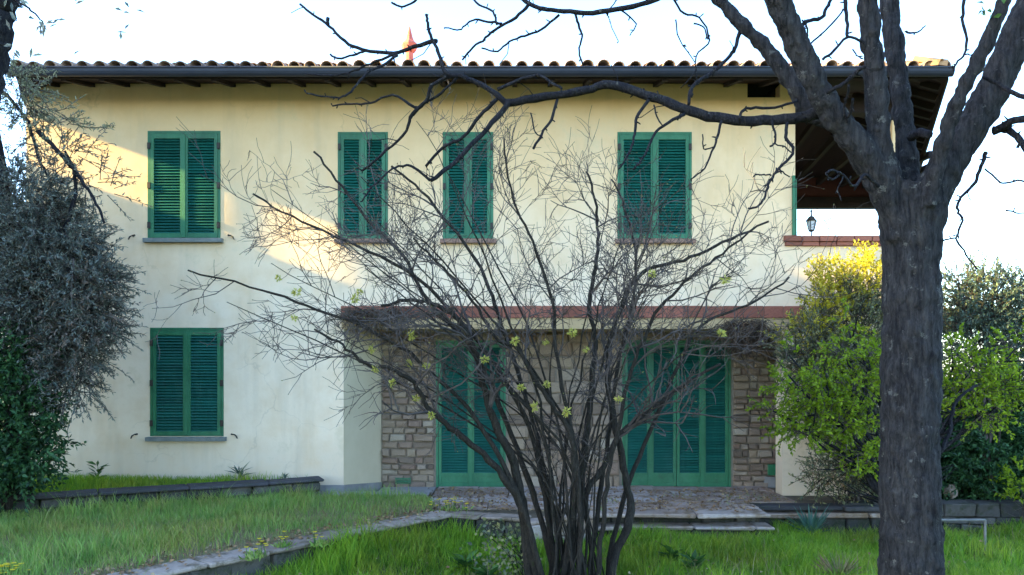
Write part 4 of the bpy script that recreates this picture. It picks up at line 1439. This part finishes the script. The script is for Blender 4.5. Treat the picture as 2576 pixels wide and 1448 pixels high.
# pale flowers, one small tuft of petals each
rng = np.random.default_rng(8)
k = 46
dv = rng.normal(0, 1, (k, 3)); dv[:, 1] -= .3
dv /= np.linalg.norm(dv, axis=1, keepdims=True)
fl = leaves_mesh('blossom', dv * .010 * rng.uniform(.3, 2.2, (k, 1)), dv, rng.normal(0, 1, (k, 3)), .034 * rng.uniform(.6, 1.3, k), .013)
fl.materials.append(M['blossom'])
for (x, y) in [(700, 700), (745, 735), (905, 735), (893, 752), (935, 880), (985, 965), (1035, 845), (1030, 915), (1073, 922), (1047, 1003), (1085, 1045), (1440, 838), (1475, 880), (1296, 858), (1220, 905),
               (1372, 862), (1425, 1037), (1345, 1025), (1555, 1005), (1376, 968), (945, 930), (1310, 975), (1825, 705), (1815, 838), (740, 800), (1640, 690)]:
    s = bpy.data.objects.new('blossom', fl); COL.objects.link(s); s.parent = shrub
    p = P(x, y, rnd.uniform(7.0, 7.5))
    s.location = p - shrub.location
    q = rnd.uniform(.8, 1.25)
    s.scale = (q, q, q); s.rotation_euler = (rnd.uniform(-.6, .6), rnd.uniform(0, 6), rnd.uniform(-.6, .6))

# dried creeper hanging from the floor edge over the doors
dvn = empty('dried_creeper', tuple(P(1860, 800, 11.7)), 'brown tangle of dried creeper hanging under the floor edge right of the doors', 'climbing plant')
mb = MB()
for k in range(230):
    p = P(rnd.uniform(1820, 1930), rnd.uniform(800, 830), rnd.uniform(11.6, 11.76))
    e = P(rnd.gauss(1870, 50), rnd.uniform(840, 910), rnd.uniform(11.45, 11.72))
    m1 = p.lerp(e, .5) + Vector((rnd.uniform(-.12, .12), rnd.uniform(-.08, .02), rnd.uniform(0, .12)))
    pts = catmull([p, m1, e], 3)
    mb.tube(pts, [.004] * len(pts), 3, False)
for k in range(60):
    p = P(rnd.uniform(1640, 1960), rnd.uniform(815, 832), 11.7)
    e = P(p.x / 11.7 * F + CX + rnd.uniform(-60, 60), rnd.uniform(820, 870), rnd.uniform(11.6, 11.75))
    mb.tube([p, p.lerp(e, .5) + Vector((0, -.03, .03)), e], [.004, .004, .003], 3, False)
mb.build('tendrils', M['dryvine'], dvn)['kind'] = 'stuff'
dvl = empty('withered_creeper', tuple(P(880, 790, 11.7)), 'dark withered creeper on the left end of the terracotta floor edge', 'climbing plant')
mb = MB()
for k in range(260):
    p = P(rnd.uniform(860, 1010), rnd.uniform(775, 800), rnd.uniform(11.6, 11.74))
    e = P(p.x / 11.7 * F + CX + rnd.gauss(0, 40), rnd.uniform(780, 850), rnd.uniform(11.5, 11.72))
    pts = catmull([p, p.lerp(e, .5) + Vector((rnd.uniform(-.1, .1), -.05, rnd.uniform(0, .08))), e], 3)
    mb.tube(pts, [.004] * len(pts), 3, False)
mb.build('tendrils', M['dryvine'], dvl)['kind'] = 'stuff'

# ------------------------------------------------------------------ leafy shrubs
def plant(name, label, cat, base, d):
    b0 = P(base[0], base[1], d)
    return empty(name, (b0.x, b0.y, base[2]), label, cat)


# olive at the left edge
ol = plant('olive_tree', 'grey green olive tree in front of the left end of the house', 'tree', (60, 1200, PATH_Z), 9.9)
B = [(50, 520, 120, 90, 9.9), (130, 600, 115, 105, 9.8), (190, 690, 100, 95, 9.7), (100, 740, 130, 140, 9.9), (235, 780, 60, 85, 9.7), (255, 700, 45, 40, 9.6, .6), (270, 830, 35, 45, 9.6, .6), (185, 870, 85, 90, 9.8), (60, 860, 110, 130, 10.0), (170, 960, 70, 70, 9.7), (20, 640, 100, 130, 10.1)]
_, C1 = crown('crown', M['olive'], ol, B, 720, .30, 20, .060, .017, .5, 41, .30, .1, twig_mat=M['twig'])
crown('russet_leaves', M['rust'], ol, [(225, 780, 75, 105, 9.6), (180, 890, 75, 65, 9.6)], 260, .28, 16, .055, .018, .5, 42, .5, .1)
crown('upper_leaves', M['olive_sunlit'], ol, [(40, 215, 85, 45, 9.9), (60, 260, 70, 50, 9.8), (130, 290, 70, 40, 9.7, .5), (200, 315, 40, 25, 9.7, .6)], 520, .25, 15, .062, .018, .4, 43, .1, .1, twig_mat=M['twig'])
crown('sparse_leaves', M['olive'], ol, [(40, 400, 60, 110, 10.0, .5), (160, 400, 90, 70, 9.7, .45), (230, 460, 70, 60, 9.7, .5), (110, 450, 90, 60, 9.8, .8)], 330, .28, 14, .062, .018, .4, 44, .1, .1, twig_mat=M['twig'])
mbk = MB()
for path, d0, d1, h0, h1 in [([(60, 1250), (50, 1000), (40, 760), (20, 520), (-10, 330), (-30, 180)], 9.9, 9.9, 22, 7), ([(0, 225), (40, 265), (75, 320), (95, 400), (120, 440)], 9.9, 9.7, 5, 3), ([(95, 330), (150, 385), (195, 440), (235, 500), (262, 560)], 9.8, 9.6, 6, 3),
                             ([(45, 800), (110, 680), (170, 560), (190, 450), (165, 380)], 9.9, 9.7, 9, 3), ([(50, 900), (130, 850), (210, 780), (260, 720)], 9.9, 9.7, 10, 3)]:
    pts, rad = trace(path, d0, d1, h0, h1, .01, 5, rnd); mbk.tube(pts, rad, 7)
pts = None
mbk.build('trunk', M['branch'], ol, True)

# nearer olive whose trunk crosses the upper left corner
on = empty('leaning_olive', (-3.45, -7.6, LAWN_Z), 'dark leaning olive trunk cut off by the upper left corner of the view', 'tree')
mbk = MB()
pts, rad = trace([(-330, 1700), (-250, 1100), (-150, 600), (-60, 300), (-22, 160), (2, 60), (18, -30), (40, -160)], 4.2, 4.0, 55, 24, .008, 6, rnd)
mbk.tube(pts, rad, 12)
for path in ([(20, -40), (120, -110), (230, -95), (330, -60), (360, -20)], [(10, -10), (45, 5), (80, 30), (110, 60), (112, 78)], [(-10, 110), (10, 112), (30, 114)], [(210, -95), (205, -40), (190, 5)]):
    p2, r2 = trace(path, 4.0, 4.0, 4, 1.2, .004, 5, rnd); mbk.tube(p2, r2, 5)
mbk.build('trunk', M['branch'], on, True)
LV = [(95, 55, .7, -.6), (112, 62, -.3, -.9), (120, 58, .9, .3), (108, 72, .2, -1), (85, 48, -.8, .3), (128, 66, .8, .5), (100, 66, -.5, -.8), (145, 57, 1, .05), (190, 8, .9, .4), (290, 25, 1, -.4), (305, 30, 1, -.3), (312, 5, .7, -.9), (345, 28, 1, -.2), (290, 84, 1, .2), (318, 78, .5, .8), (308, 103, .1, 1),
      (185, 140, .8, .6), (85, 138, 1, .1), (80, 125, -.2, -1), (35, 128, .6, -.8), (12, 112, 1, .1), (5, 20, .5, .8), (35, 12, .8, -.2), (25, 35, .7, -.7), (45, 10, .9, .4), (30, 5, .2, -1), (10, 45, .3, -1), (50, 2, .8, -.5)]
pos, dr = [], []
for (x, y, a, c) in LV:
    for q in range(2 if x < 130 else 1):
        pos.append(np.array(P(x + rnd.uniform(-6, 6), y + rnd.uniform(-6, 6), 4.0 + rnd.uniform(-.15, .15)))); dr.append((a, rnd.uniform(-.4, .4), c))
pos, dr = np.array(pos), np.array(dr, float)
ex = np.array([P(rnd.uniform(-250, 500), rnd.uniform(-350, -60), rnd.uniform(3.5, 4.6)) for _ in range(900)])
pos = np.concatenate([pos, ex]); dr = np.concatenate([dr, rng.normal(0, 1, (len(ex), 3))])
link('leaves', leaves_mesh('leaves', pos, dr, np.tile([0.1, -1., .3], (len(pos), 1)) + rng.normal(0, .3, (len(pos), 3)), .048 * rng.uniform(.8, 1.2, len(pos)), .016), M['olive'], on)

# dark evergreen at the lower left
dk = plant('laurel_bush', 'dark green glossy bush at the left edge beside the garden wall', 'bush', (30, 1240, BED_Z), 9.6)
_, C2 = crown('crown', M['dark'], dk, [(30, 900, 70, 80, 9.5), (20, 1000, 95, 120, 9.5), (50, 1090, 85, 120, 9.4), (10, 1160, 95, 90, 9.4), (-60, 1080, 100, 180, 9.6), (70, 1180, 60, 60, 9.4)], 420, .26, 14, .075, .036, .3, 51, .45, .2)
limbs('stem', dk, (P(20, 1240, 9.5).x, P(20, 1240, 9.5).y, BED_Z - .05), C2, M['stem'], .03, 5)

# lime leaved tree behind the big trunk
lm = plant('lime_green_tree', 'young lime green leaved tree spreading either side of the big trunk', 'tree', (2270, 1300, LAWN_Z), 9.3)
B = [(1985, 965, 55, 30, 9.0), (2050, 1010, 85, 45, 9.1), (1945, 1035, 45, 22, 9.0), (2010, 1085, 70, 28, 9.0), (2100, 1060, 95, 40, 9.1), (2150, 970, 70, 50, 9.2), (2185, 905, 55, 50, 9.3), (2120, 880, 50, 25, 9.3, .7), (2150, 1130, 55, 45, 9.1), (2180, 1150, 30, 45, 9.1),
     (1985, 895, 30, 25, 9.1, .4), (2130, 820, 15, 45, 9.4, .5), (2065, 940, 40, 25, 9.2, .8),
     (2410, 890, 40, 50, 9.3, .7), (2450, 920, 55, 40, 9.2), (2490, 970, 80, 35, 9.2), (2560, 980, 70, 40, 9.2), (2420, 980, 45, 50, 9.2), (2470, 1040, 60, 30, 9.1), (2560, 870, 50, 30, 9.4)]
B = [(b_[0], b_[1], b_[2] * .9, b_[3] * .9) + b_[4:] for b_ in B]
_, C3 = crown('crown', M['lime'], lm, B, 860, .20, 16, .050, .030, .5, 61, .2, .15, twig_mat=M['twig'])
limbs('stem', lm, (P(2270, 1300, 9.4).x, P(2270, 1300, 9.4).y, LAWN_Z - .05), C3, M['branch'], .045, 6)

# shrub against the loggia wall, sun on its top put into yellow leaves
gs = plant('sunlit_top_shrub', 'tall twiggy shrub with sunlight coloured yellow into its top under the loggia parapet', 'shrub', (2140, 1290, TERR_Z), 11.0)
crown('sunlit_leaves', M['sunlit_gold'], gs, [(2085, 690, 30, 55, 10.9), (2070, 745, 40, 45, 10.9), (2195, 665, 50, 45, 10.9), (2180, 700, 45, 45, 10.9), (2075, 800, 40, 50, 10.9, .8), (2040, 830, 40, 30, 10.9, .6), (2000, 850, 45, 35, 10.9, .5), (2060, 870, 50, 50, 10.85, .35), (2120, 720, 40, 60, 10.9, .4), (2150, 800, 50, 60, 10.85, .25)], 760, .20, 15, .048, .025, .1, 71, .1, .8)
B = [(2120, 770, 70, 70, 11.0), (2170, 830, 70, 110, 11.0), (2060, 880, 80, 80, 10.9), (2150, 930, 90, 80, 11.0), (2010, 870, 50, 60, 10.9, .7), (2200, 740, 40, 50, 11.1), (2100, 970, 100, 60, 11.1), (2080, 1060, 100, 60, 11.1), (2180, 1020, 70, 90, 11.1)]
_, C4 = crown('crown', M['greygreen'], gs, B, 700, .30, 15, .052, .024, .15, 72, .2, .7, twig_mat=M['twig'])
limbs('stem', gs, (P(2150, 1280, 11.0).x, P(2150, 1280, 11.0).y, TERR_Z - .35), C4, M['twig'], .03, 7)

# blue green shrub at the right
bs = plant('blue_green_shrub', 'tall loose blue green shrub against the sky at the right edge', 'shrub', (2480, 1290, LAWN_Z), 11.4)
B = [(2425, 730, 55, 60, 11.3, .8), (2480, 770, 90, 80, 11.3), (2545, 760, 60, 70, 11.3), (2460, 850, 100, 80, 11.4), (2550, 870, 80, 90, 11.4), (2600, 780, 60, 90, 11.4), (2400, 790, 40, 60, 11.3, .5), (2410, 690, 40, 25, 11.3, .5), (2500, 700, 30, 30, 11.3, .5)]
_, C5 = crown('crown', M['bluegreen'], bs, B, 640, .28, 16, .052, .024, .2, 81, .2, .5, twig_mat=M['twig'])
limbs('stem', bs, (P(2490, 1280, 11.4).x, P(2490, 1280, 11.4).y, LAWN_Z - .05), C5, M['twig'], .035, 8)

# dark evergreen mass under them
de = plant('evergreen_bush', 'very dark evergreen bush behind the trunk above the dry stone wall', 'bush', (2450, 1270, LAWN_Z), 11.6)
B = [(2450, 1110, 120, 110, 11.9), (2560, 1090, 110, 130, 12.0), (2350, 1150, 110, 110, 11.9), (2250, 1170, 80, 95, 11.6), (2450, 1220, 150, 70, 11.9), (2620, 1180, 100, 120, 11.9), (2380, 1030, 90, 80, 12.0), (2520, 990, 120, 80, 12.0), (2440, 1170, 110, 75, 11.45), (2550, 1160, 90, 70, 11.5), (2410, 1225, 60, 40, 11.4), (2520, 1230, 70, 35, 11.4), (2230, 1200, 60, 60, 11.3)]
_, C6 = crown('crown', M['dark'], de, B, 420, .30, 14, .075, .035, .3, 91, .3, .2)
limbs('stem', de, (P(2440, 1270, 11.9).x, P(2440, 1270, 11.9).y, LAWN_Z - .05), C6, M['stem'], .04, 9)
# low brownish bush before the corner wall
lb = plant('low_brown_bush', 'low bush with dull olive brown leaves before the white corner wall', 'bush', (2120, 1260, TERR_Z), 10.9)
_, C7 = crown('crown', M['greygreen'], lb, [(2080, 1180, 55, 55, 10.8), (2150, 1150, 70, 80, 10.8), (2055, 1225, 30, 28, 10.8), (2190, 1210, 50, 50, 10.8)], 520, .25, 12, .055, .025, .3, 92, .3, .2, twig_mat=M['dryvine'])
crown('withered_leaves', M['litter'], lb, [(2075, 1200, 60, 50, 10.75)], 120, .2, 10, .05, .022, .3, 93, .3, .2)
limbs('stem', lb, (P(2120, 1255, 10.9).x, P(2120, 1255, 10.9).y, TERR_Z - .3), C7, M['twig'], .018, 10)
# small bush far right, its sunlight put into the lime leaf colour
yb = plant('sunlit_bush', 'small bush coloured sunlit yellow green at the far right edge beyond the wall', 'bush', (2570, 1280, LAWN_Z), 10.6)
_, C8 = crown('crown', M['lime'], yb, [(2565, 1215, 30, 45, 10.6), (2585, 1245, 35, 30, 10.6)], 600, .18, 12, .06, .035, .3, 94, .1, .4)
limbs('stem', yb, (P(2580, 1290, 10.6).x, P(2580, 1290, 10.6).y, LAWN_Z - .05), C8, M['twig'], .012, 11)


# ------------------------------------------------------------------ grass and small plants
def inside(px, py, poly):
    poly = [np.array((q[0], q[1]), float) for q in poly]
    r = np.zeros(len(px), bool)
    j = len(poly) - 1
    for i in range(len(poly)):
        xi, yi = poly[i]; xj, yj = poly[j]
        c = ((yi > py) != (yj > py)) & (px < (xj - xi) * (py - yi) / (yj - yi + 1e-12) + xi)
        r ^= c
        j = i
    return r


def value_noise(x, y, s, seed):
    g = np.random.default_rng(seed).uniform(0, 1, (64, 64))
    u, v = (x * s) % 63, (y * s) % 63
    i, j = u.astype(int), v.astype(int)
    fu, fv = u - i, v - j
    fu, fv = fu * fu * (3 - 2 * fu), fv * fv * (3 - 2 * fv)
    i1, j1 = (i + 1) % 64, (j + 1) % 64
    return (g[i, j] * (1 - fu) + g[i1, j] * fu) * (1 - fv) + (g[i, j1] * (1 - fu) + g[i1, j1] * fu) * fv


def blades(name, mat, poly, dens, h, wd, zf_, seed, lean=.35, patch=(.6, .9), keep=None):
    rng = np.random.default_rng(seed)
    q = np.array([(a[0], a[1]) for a in poly], float)
    lo, hi = q.min(0), q.max(0)
    n = int((hi[0] - lo[0]) * (hi[1] - lo[1]) * dens)
    x, y = rng.uniform(lo[0], hi[0], n), rng.uniform(lo[1], hi[1], n)
    ok = inside(x, y, poly)
    dpt = y - CAM_Y                                    # only what the view (and a step to the side) can show
    ok &= (np.abs(x) < dpt * .72 + .6)
    if keep is not None: ok &= keep(x, y, rng)
    x, y = x[ok], y[ok]
    n = len(x)
    pn = value_noise(x + 50, y + 50, 1.3, seed)
    hh = h * rng.uniform(.5, 1.25, n) * (patch[0] + patch[1] * pn)
    z = zf_(x, y)
    a = rng.uniform(0, 2 * math.pi, n)
    ax, ay = np.cos(a), np.sin(a)
    la = rng.uniform(0, 2 * math.pi, n)
    lm_ = hh * lean * rng.uniform(.2, 1.6, n)
    lx, ly = np.cos(la) * lm_, np.sin(la) * lm_
    w2 = wd * rng.uniform(.6, 1.3, n) * .5
    base = np.stack([x, y, z - .01], -1)
    s = np.stack([ax * w2, ay * w2, np.zeros(n)], -1)
    mid = base + np.stack([lx * .35, ly * .35, hh * .6], -1)
    tip = base + np.stack([lx, ly, hh], -1)
    V = np.stack([base - s, base + s, mid + s * .75, mid - s * .75, tip], 1).reshape(-1, 3)
    i = np.arange(n) * 5
    L = np.stack([i, i + 1, i + 2, i + 3, i + 3, i + 2, i + 4], 1).ravel()
    sizes = np.tile([4, 3], n)
    o = link(name, np_mesh(name, V, L, sizes), mat)
    return tag(o, kind='stuff')


lawn_poly = [K_FAR + Vector((.10, -.12)), K_EXT + Vector((.3, -.15)), (-4, -9.5), (9, -9.5), (9, -.95), (5.0, -1.16), (3.45, -1.16), (3.45, -1.72), (1.1, -1.72), K_R + Vector((.02, -.14))]
o = blades('lawn_grass', M['grass'], lawn_poly, 2500, .15, .009, lawn_h, 201, .55, (.35, 1.2), keep=lambda x, y, r: r.uniform(0, 1, len(x)) < .35 + 1.1 * value_noise(x + 3, y + 8, 3.1, 77))
tag(o, 'bright green uncut lawn grass in front of the terrace', 'grass')
o = blades('kerb_grass', M['grass'], [K_FAR + Vector((.10, -.12)), K_EXT + Vector((.16, -.10)), K_EXT + Vector((.62, -.45)), K_FAR + Vector((.6, -.5))], 1500, .20, .009, lawn_h, 207, .5, (.3, 1.5))
tag(o, 'taller grass growing against the lower face of the kerb', 'grass')
o = blades('tall_tufts', M['grass'], lawn_poly, 420, .24, .010, lawn_h, 208, .45, (.5, 1.0), keep=lambda x, y, r: value_noise(x + 31, y + 17, 2.3, 9) > .62)
tag(o, 'taller clumps of grass scattered over the lawn', 'grass')
o = blades('straw_grass', M['straw'], lawn_poly, 55, .19, .006, lawn_h, 202, .5)
tag(o, 'few dry straw coloured blades standing in the lawn', 'grass')
meadow_poly = [K_FAR + Vector((-.14, .14)), K_EXT + Vector((-.2, .1)), (-11, -9), W_EXT + Vector((.1, -.2)), W_L + Vector((.1, -.16)), W_R + Vector((.0, -.15)), (-2.7, -.45), (-1.25, -.45), (-1.0, -1.2)]


def kd(x, y):
    d = (K_NEAR - K_FAR).normalized()
    return np.abs((x - K_FAR.x) * d.y - (y - K_FAR.y) * d.x)


flat = lambda z: (lambda x, y: np.full(len(x), z))
o = blades('meadow_grass', M['meadow'], meadow_poly, 2400, .12, .007, flat(PATH_Z), 203, .5, keep=lambda x, y, r: r.uniform(0, 1, len(x)) < np.clip(kd(x, y) * .85 - .03, 0, 1) * (.4 + value_noise(x + 20, y + 20, 1.7, 5)))
tag(o, 'thin olive green meadow grass between the garden wall and the kerb', 'grass')
o = blades('wall_foot_grass', M['meadow'], [W_L + Vector((.1, -.16)), W_R + Vector((0, -.15)), W_R + Vector((.2, -.75)), W_L + Vector((.2, -.9))], 900, .17, .008, flat(PATH_Z), 209, .5, (.2, 1.5))
tag(o, 'taller meadow grass at the foot of the low garden wall', 'grass')
o = blades('meadow_tufts', M['meadow'], meadow_poly, 700, .20, .008, flat(PATH_Z), 210, .45, (.5, 1.0), keep=lambda x, y, r: (value_noise(x + 11, y + 37, 1.9, 19) > .58) & (kd(x, y) > .35))
tag(o, 'taller tufts standing in the meadow grass', 'grass')
o = blades('dry_meadow_grass', M['straw'], meadow_poly, 620, .08, .006, flat(PATH_Z), 204, .9)
tag(o, 'dry stubble among the meadow grass along the kerb', 'grass')
bed_poly = [W_R + Vector((-.05, .14)), W_L + Vector((0, .16)), W_EXT + Vector((0, .2)), (-11, -.04), (-3.0, -.04)]
o = blades('bed_grass', M['grass'], bed_poly, 1500, .12, .009, flat(BED_Z), 205, .4, keep=lambda x, y, r: r.uniform(0, 1, len(x)) < np.clip((-2.9 - x) * .5, .12, 1))
tag(o, 'green grass growing on the flower bed along the house wall', 'grass')
# grass hanging against the kerb and growing out of the step joints
o = blades('terrace_weeds', M['meadow'], [(-1.15, -1.3), (3.2, -1.5), (3.9, -.9), (3.9, .1), (-1.15, -.2)], 90, .06, .006, flat(TERR_Z), 206, .7, keep=lambda x, y, r: value_noise(x + 9, y + 9, 2.2, 4) > .55)
tag(o, 'tufts of weeds in the joints of the terrace paving', 'weeds')
# dead leaves on terrace and kerb
rng = np.random.default_rng(301)
n = 2200
x = rng.uniform(-1.3, 3.9, n); y = rng.uniform(-1.5, .5, n)
ok = (y > -.75) | (x < 3.25)
x, y = x[ok], y[ok]
pos = np.stack([x, y, np.full(len(x), TERR_Z + .012)], -1)
n2 = 500
t = rng.uniform(0, 1.2, n2)
kx = K_FAR.x + (K_NEAR.x - K_FAR.x) * t + rng.normal(-.16, .16, n2); ky = K_FAR.y + (K_NEAR.y - K_FAR.y) * t + rng.normal(.08, .12, n2)
pos = np.concatenate([pos, np.stack([kx, ky, np.full(n2, PATH_Z + .035)], -1)])
lx, ly = rng.uniform(-3, 6, 420), rng.uniform(-7, -1.8, 420)
okl = inside(lx, ly, lawn_poly); lx, ly = lx[okl], ly[okl]
pos = np.concatenate([pos, np.stack([lx, ly, lawn_h(lx, ly) + rng.uniform(.05, .14, len(lx))], -1)])
dv = rng.normal(0, 1, (len(pos), 3)); dv[:, 2] *= .25
nr = rng.normal(0, .35, (len(pos), 3)); nr[:, 2] += 1
o = link('leaf_litter', leaves_mesh('leaf_litter', pos, dv, nr, .055 * rng.uniform(.5, 1.2, len(pos)), .035), M['litter'])
tag(o, 'scattered dead brown leaves on the terrace and the kerb', 'leaf litter', kind='stuff')


def rosette(name, label, cat, x, y, z, n, L, wd, mat, seed, up=.6, group=None, droop=.4, stem=None):
    rng = np.random.default_rng(seed)
    root = empty(name, (x, y, z), label, cat, group)
    a = rng.uniform(0, 2 * math.pi, n)
    dv = np.stack([np.cos(a), np.sin(a), rng.uniform(.3, 1.4, n) * up * 1.6], -1)
    pos = np.tile([x, y, z], (n, 1)) + dv * .01
    if stem:
        pos[:, 2] += rng.uniform(0, stem, n)
        mbs = MB(); mbs.tube([(x, y, z - .03), (x + .01, y, z + stem * .6), (x, y + .01, z + stem * 1.08)], [.008, .006, .003], 5)
        mbs.build('stem', M['weed'], root)
    nr = rng.normal(0, .25, (n, 3)); nr[:, 2] += 1
    link('leaves', leaves_mesh('leaves', pos, dv, nr, L * rng.uniform(.6, 1.2, n), wd * rng.uniform(.7, 1.2, n)), mat, root)
    return root


def gp(px, py, z):
    d = (EYE - z) * F / (py - HOR)
    return P(px, py, d)


q = P(245, 1195, 11.4); rosette('tall_weed', 'leafy weed standing alone by the wall under the left window corner', 'weed', q.x, q.y, BED_Z, 26, .16, .05, M['weed'], 401, .4, stem=.26)
q = P(602, 1200, 11.5); rosette('spreading_weed', 'star shaped weed behind the right end of the low garden wall', 'weed', q.x, q.y, BED_Z, 22, .20, .03, M['bluegreen'], 402, .5, stem=.16)
q = P(715, 1210, 11.5); rosette('small_weed', 'tiny weed near the end of the low garden wall', 'weed', q.x, q.y, BED_Z, 12, .10, .025, M['bluegreen'], 403, .8, stem=.06)
q = gp(2040, 1350, LAWN_Z); rosette('sword_leaf_plant', 'blue green plant with arching sword leaves below the terrace slabs', 'plant', q.x, q.y, LAWN_Z, 46, .42, .035, M['iris'], 404, .9)
for (px, py, lb_, sd) in ((1170, 1440, 'broad leaved dark weed in the lawn left of the bare shrub', 1), (1110, 1500, 'broad leaved weed at the lower edge of the lawn left of centre', 2), (1745, 1440, 'dark broad leaved weed in the lawn right of the bare shrub', 3), (1230, 1470, 'upright broad leaved weed close to the foot of the bare shrub', 4), (1690, 1415, 'small dark weed in the lawn below the stone steps', 5)):
    q = gp(px, py, LAWN_Z)
    rosette('broadleaf_weed', lb_, 'weed', q.x, q.y, LAWN_Z, 26, .17, .06, M['weed'], 410 + sd, .5, 'broad leaved weeds in the lawn', stem=.12)
q = gp(2110, 1470, LAWN_Z); rosette('straw_tuft', 'dry straw coloured grass tuft left of the big trunk', 'grass tuft', q.x, q.y, LAWN_Z, 150, .32, .010, M['straw'], 420, .8)
# ivy round the foot of the shrub
iv = empty('ivy', tuple(gp(1300, 1400, LAWN_Z)), 'pale variegated ivy climbing at the left foot of the bare shrub', 'ivy')
rng = np.random.default_rng(430)
pos = []
for k in range(380):
    t = rng.uniform(0, 1)
    p = P(1215 + 110 * t + rng.normal(0, 22), 1300 + 160 * rng.uniform(0, 1) ** .8 + 30 * t, 8.3 + rng.normal(0, .25))
    pos.append(p)
pos = np.array(pos); pos[:, 2] = np.maximum(pos[:, 2], LAWN_Z + .02)
link('leaves', leaves_mesh('leaves', pos, rng.normal(0, 1, (len(pos), 3)), np.tile([0, -1, .6], (len(pos), 1)) + rng.normal(0, .5, (len(pos), 3)), .05 * rng.uniform(.6, 1.2, len(pos)), .038), M['greygreen'], iv)
mbs = MB()
for k in range(12):
    a = gp(1330 + rnd.uniform(-30, 30), 1460, LAWN_Z); e = P(1215 + rnd.uniform(0, 100), 1300 + rnd.uniform(0, 60), 8.3)
    mbs.tube([a, a.lerp(e, .5) + Vector((0, 0, .05)), e], [.005, .004, .003], 4)
mbs.build('runners', M['stem'], iv)['kind'] = 'stuff'


# dandelion like yellow flowers
def flower_clump(x, y, z, n, spread, h, label, seed):
    rng = np.random.default_rng(seed)
    root = empty('yellow_wildflower', (x, y, z), label, 'wildflower', 'yellow wildflowers in the grass')
    mbs, pos, dv = MB(), [], []
    for k in range(n):
        a = (x + rng.normal(0, spread), y + rng.normal(0, spread), z)
        hh = h * rng.uniform(.5, 1.2)
        mbs.tube([a, (a[0] + rng.normal(0, .012), a[1], z + hh)], [.003, .0025], 4)
        for m in range(9):
            an = 2 * math.pi * m / 9
            pos.append((a[0], a[1], z + hh)); dv.append((math.cos(an), math.sin(an), .5))
    mbs.build('flower_stems', M['weed'], root)['kind'] = 'stuff'
    pos, dv = np.array(pos), np.array(dv)
    link('petals', leaves_mesh('petals', pos, dv, np.tile([0, -.3, 1.], (len(pos), 1)), .028, .014), M['yellow'], root)['kind'] = 'stuff'
    lp = np.tile([x, y, z], (40, 1)) + rng.normal(0, spread, (40, 3)) * [1, 1, 0]
    ld = rng.normal(0, 1, (40, 3)); ld[:, 2] = np.abs(ld[:, 2]) + .3
    link('leaves', leaves_mesh('leaves', lp, ld, rng.normal(0, 1, (40, 3)), .09, .022), M['meadow'], root)


for (px, py, n, sp, lb_) in ((1135, 1285, 22, .09, 'thick clump of yellow flowers at the kerb corner by the terrace'), (640, 1405, 7, .06, 'few yellow flowers on the meadow just above the kerb'), (800, 1375, 5, .05, 'small yellow flowers in the meadow near the middle of the kerb'), (35, 1465, 16, .07, 'yellow flower clump at the lower left corner of the meadow'), (710, 1380, 4, .04, 'pair of pale yellow flowers in the meadow below the wall end')):
    q = gp(px, py, PATH_Z)
    flower_clump(q.x, q.y, PATH_Z, n, sp, .13, lb_, 500 + px)
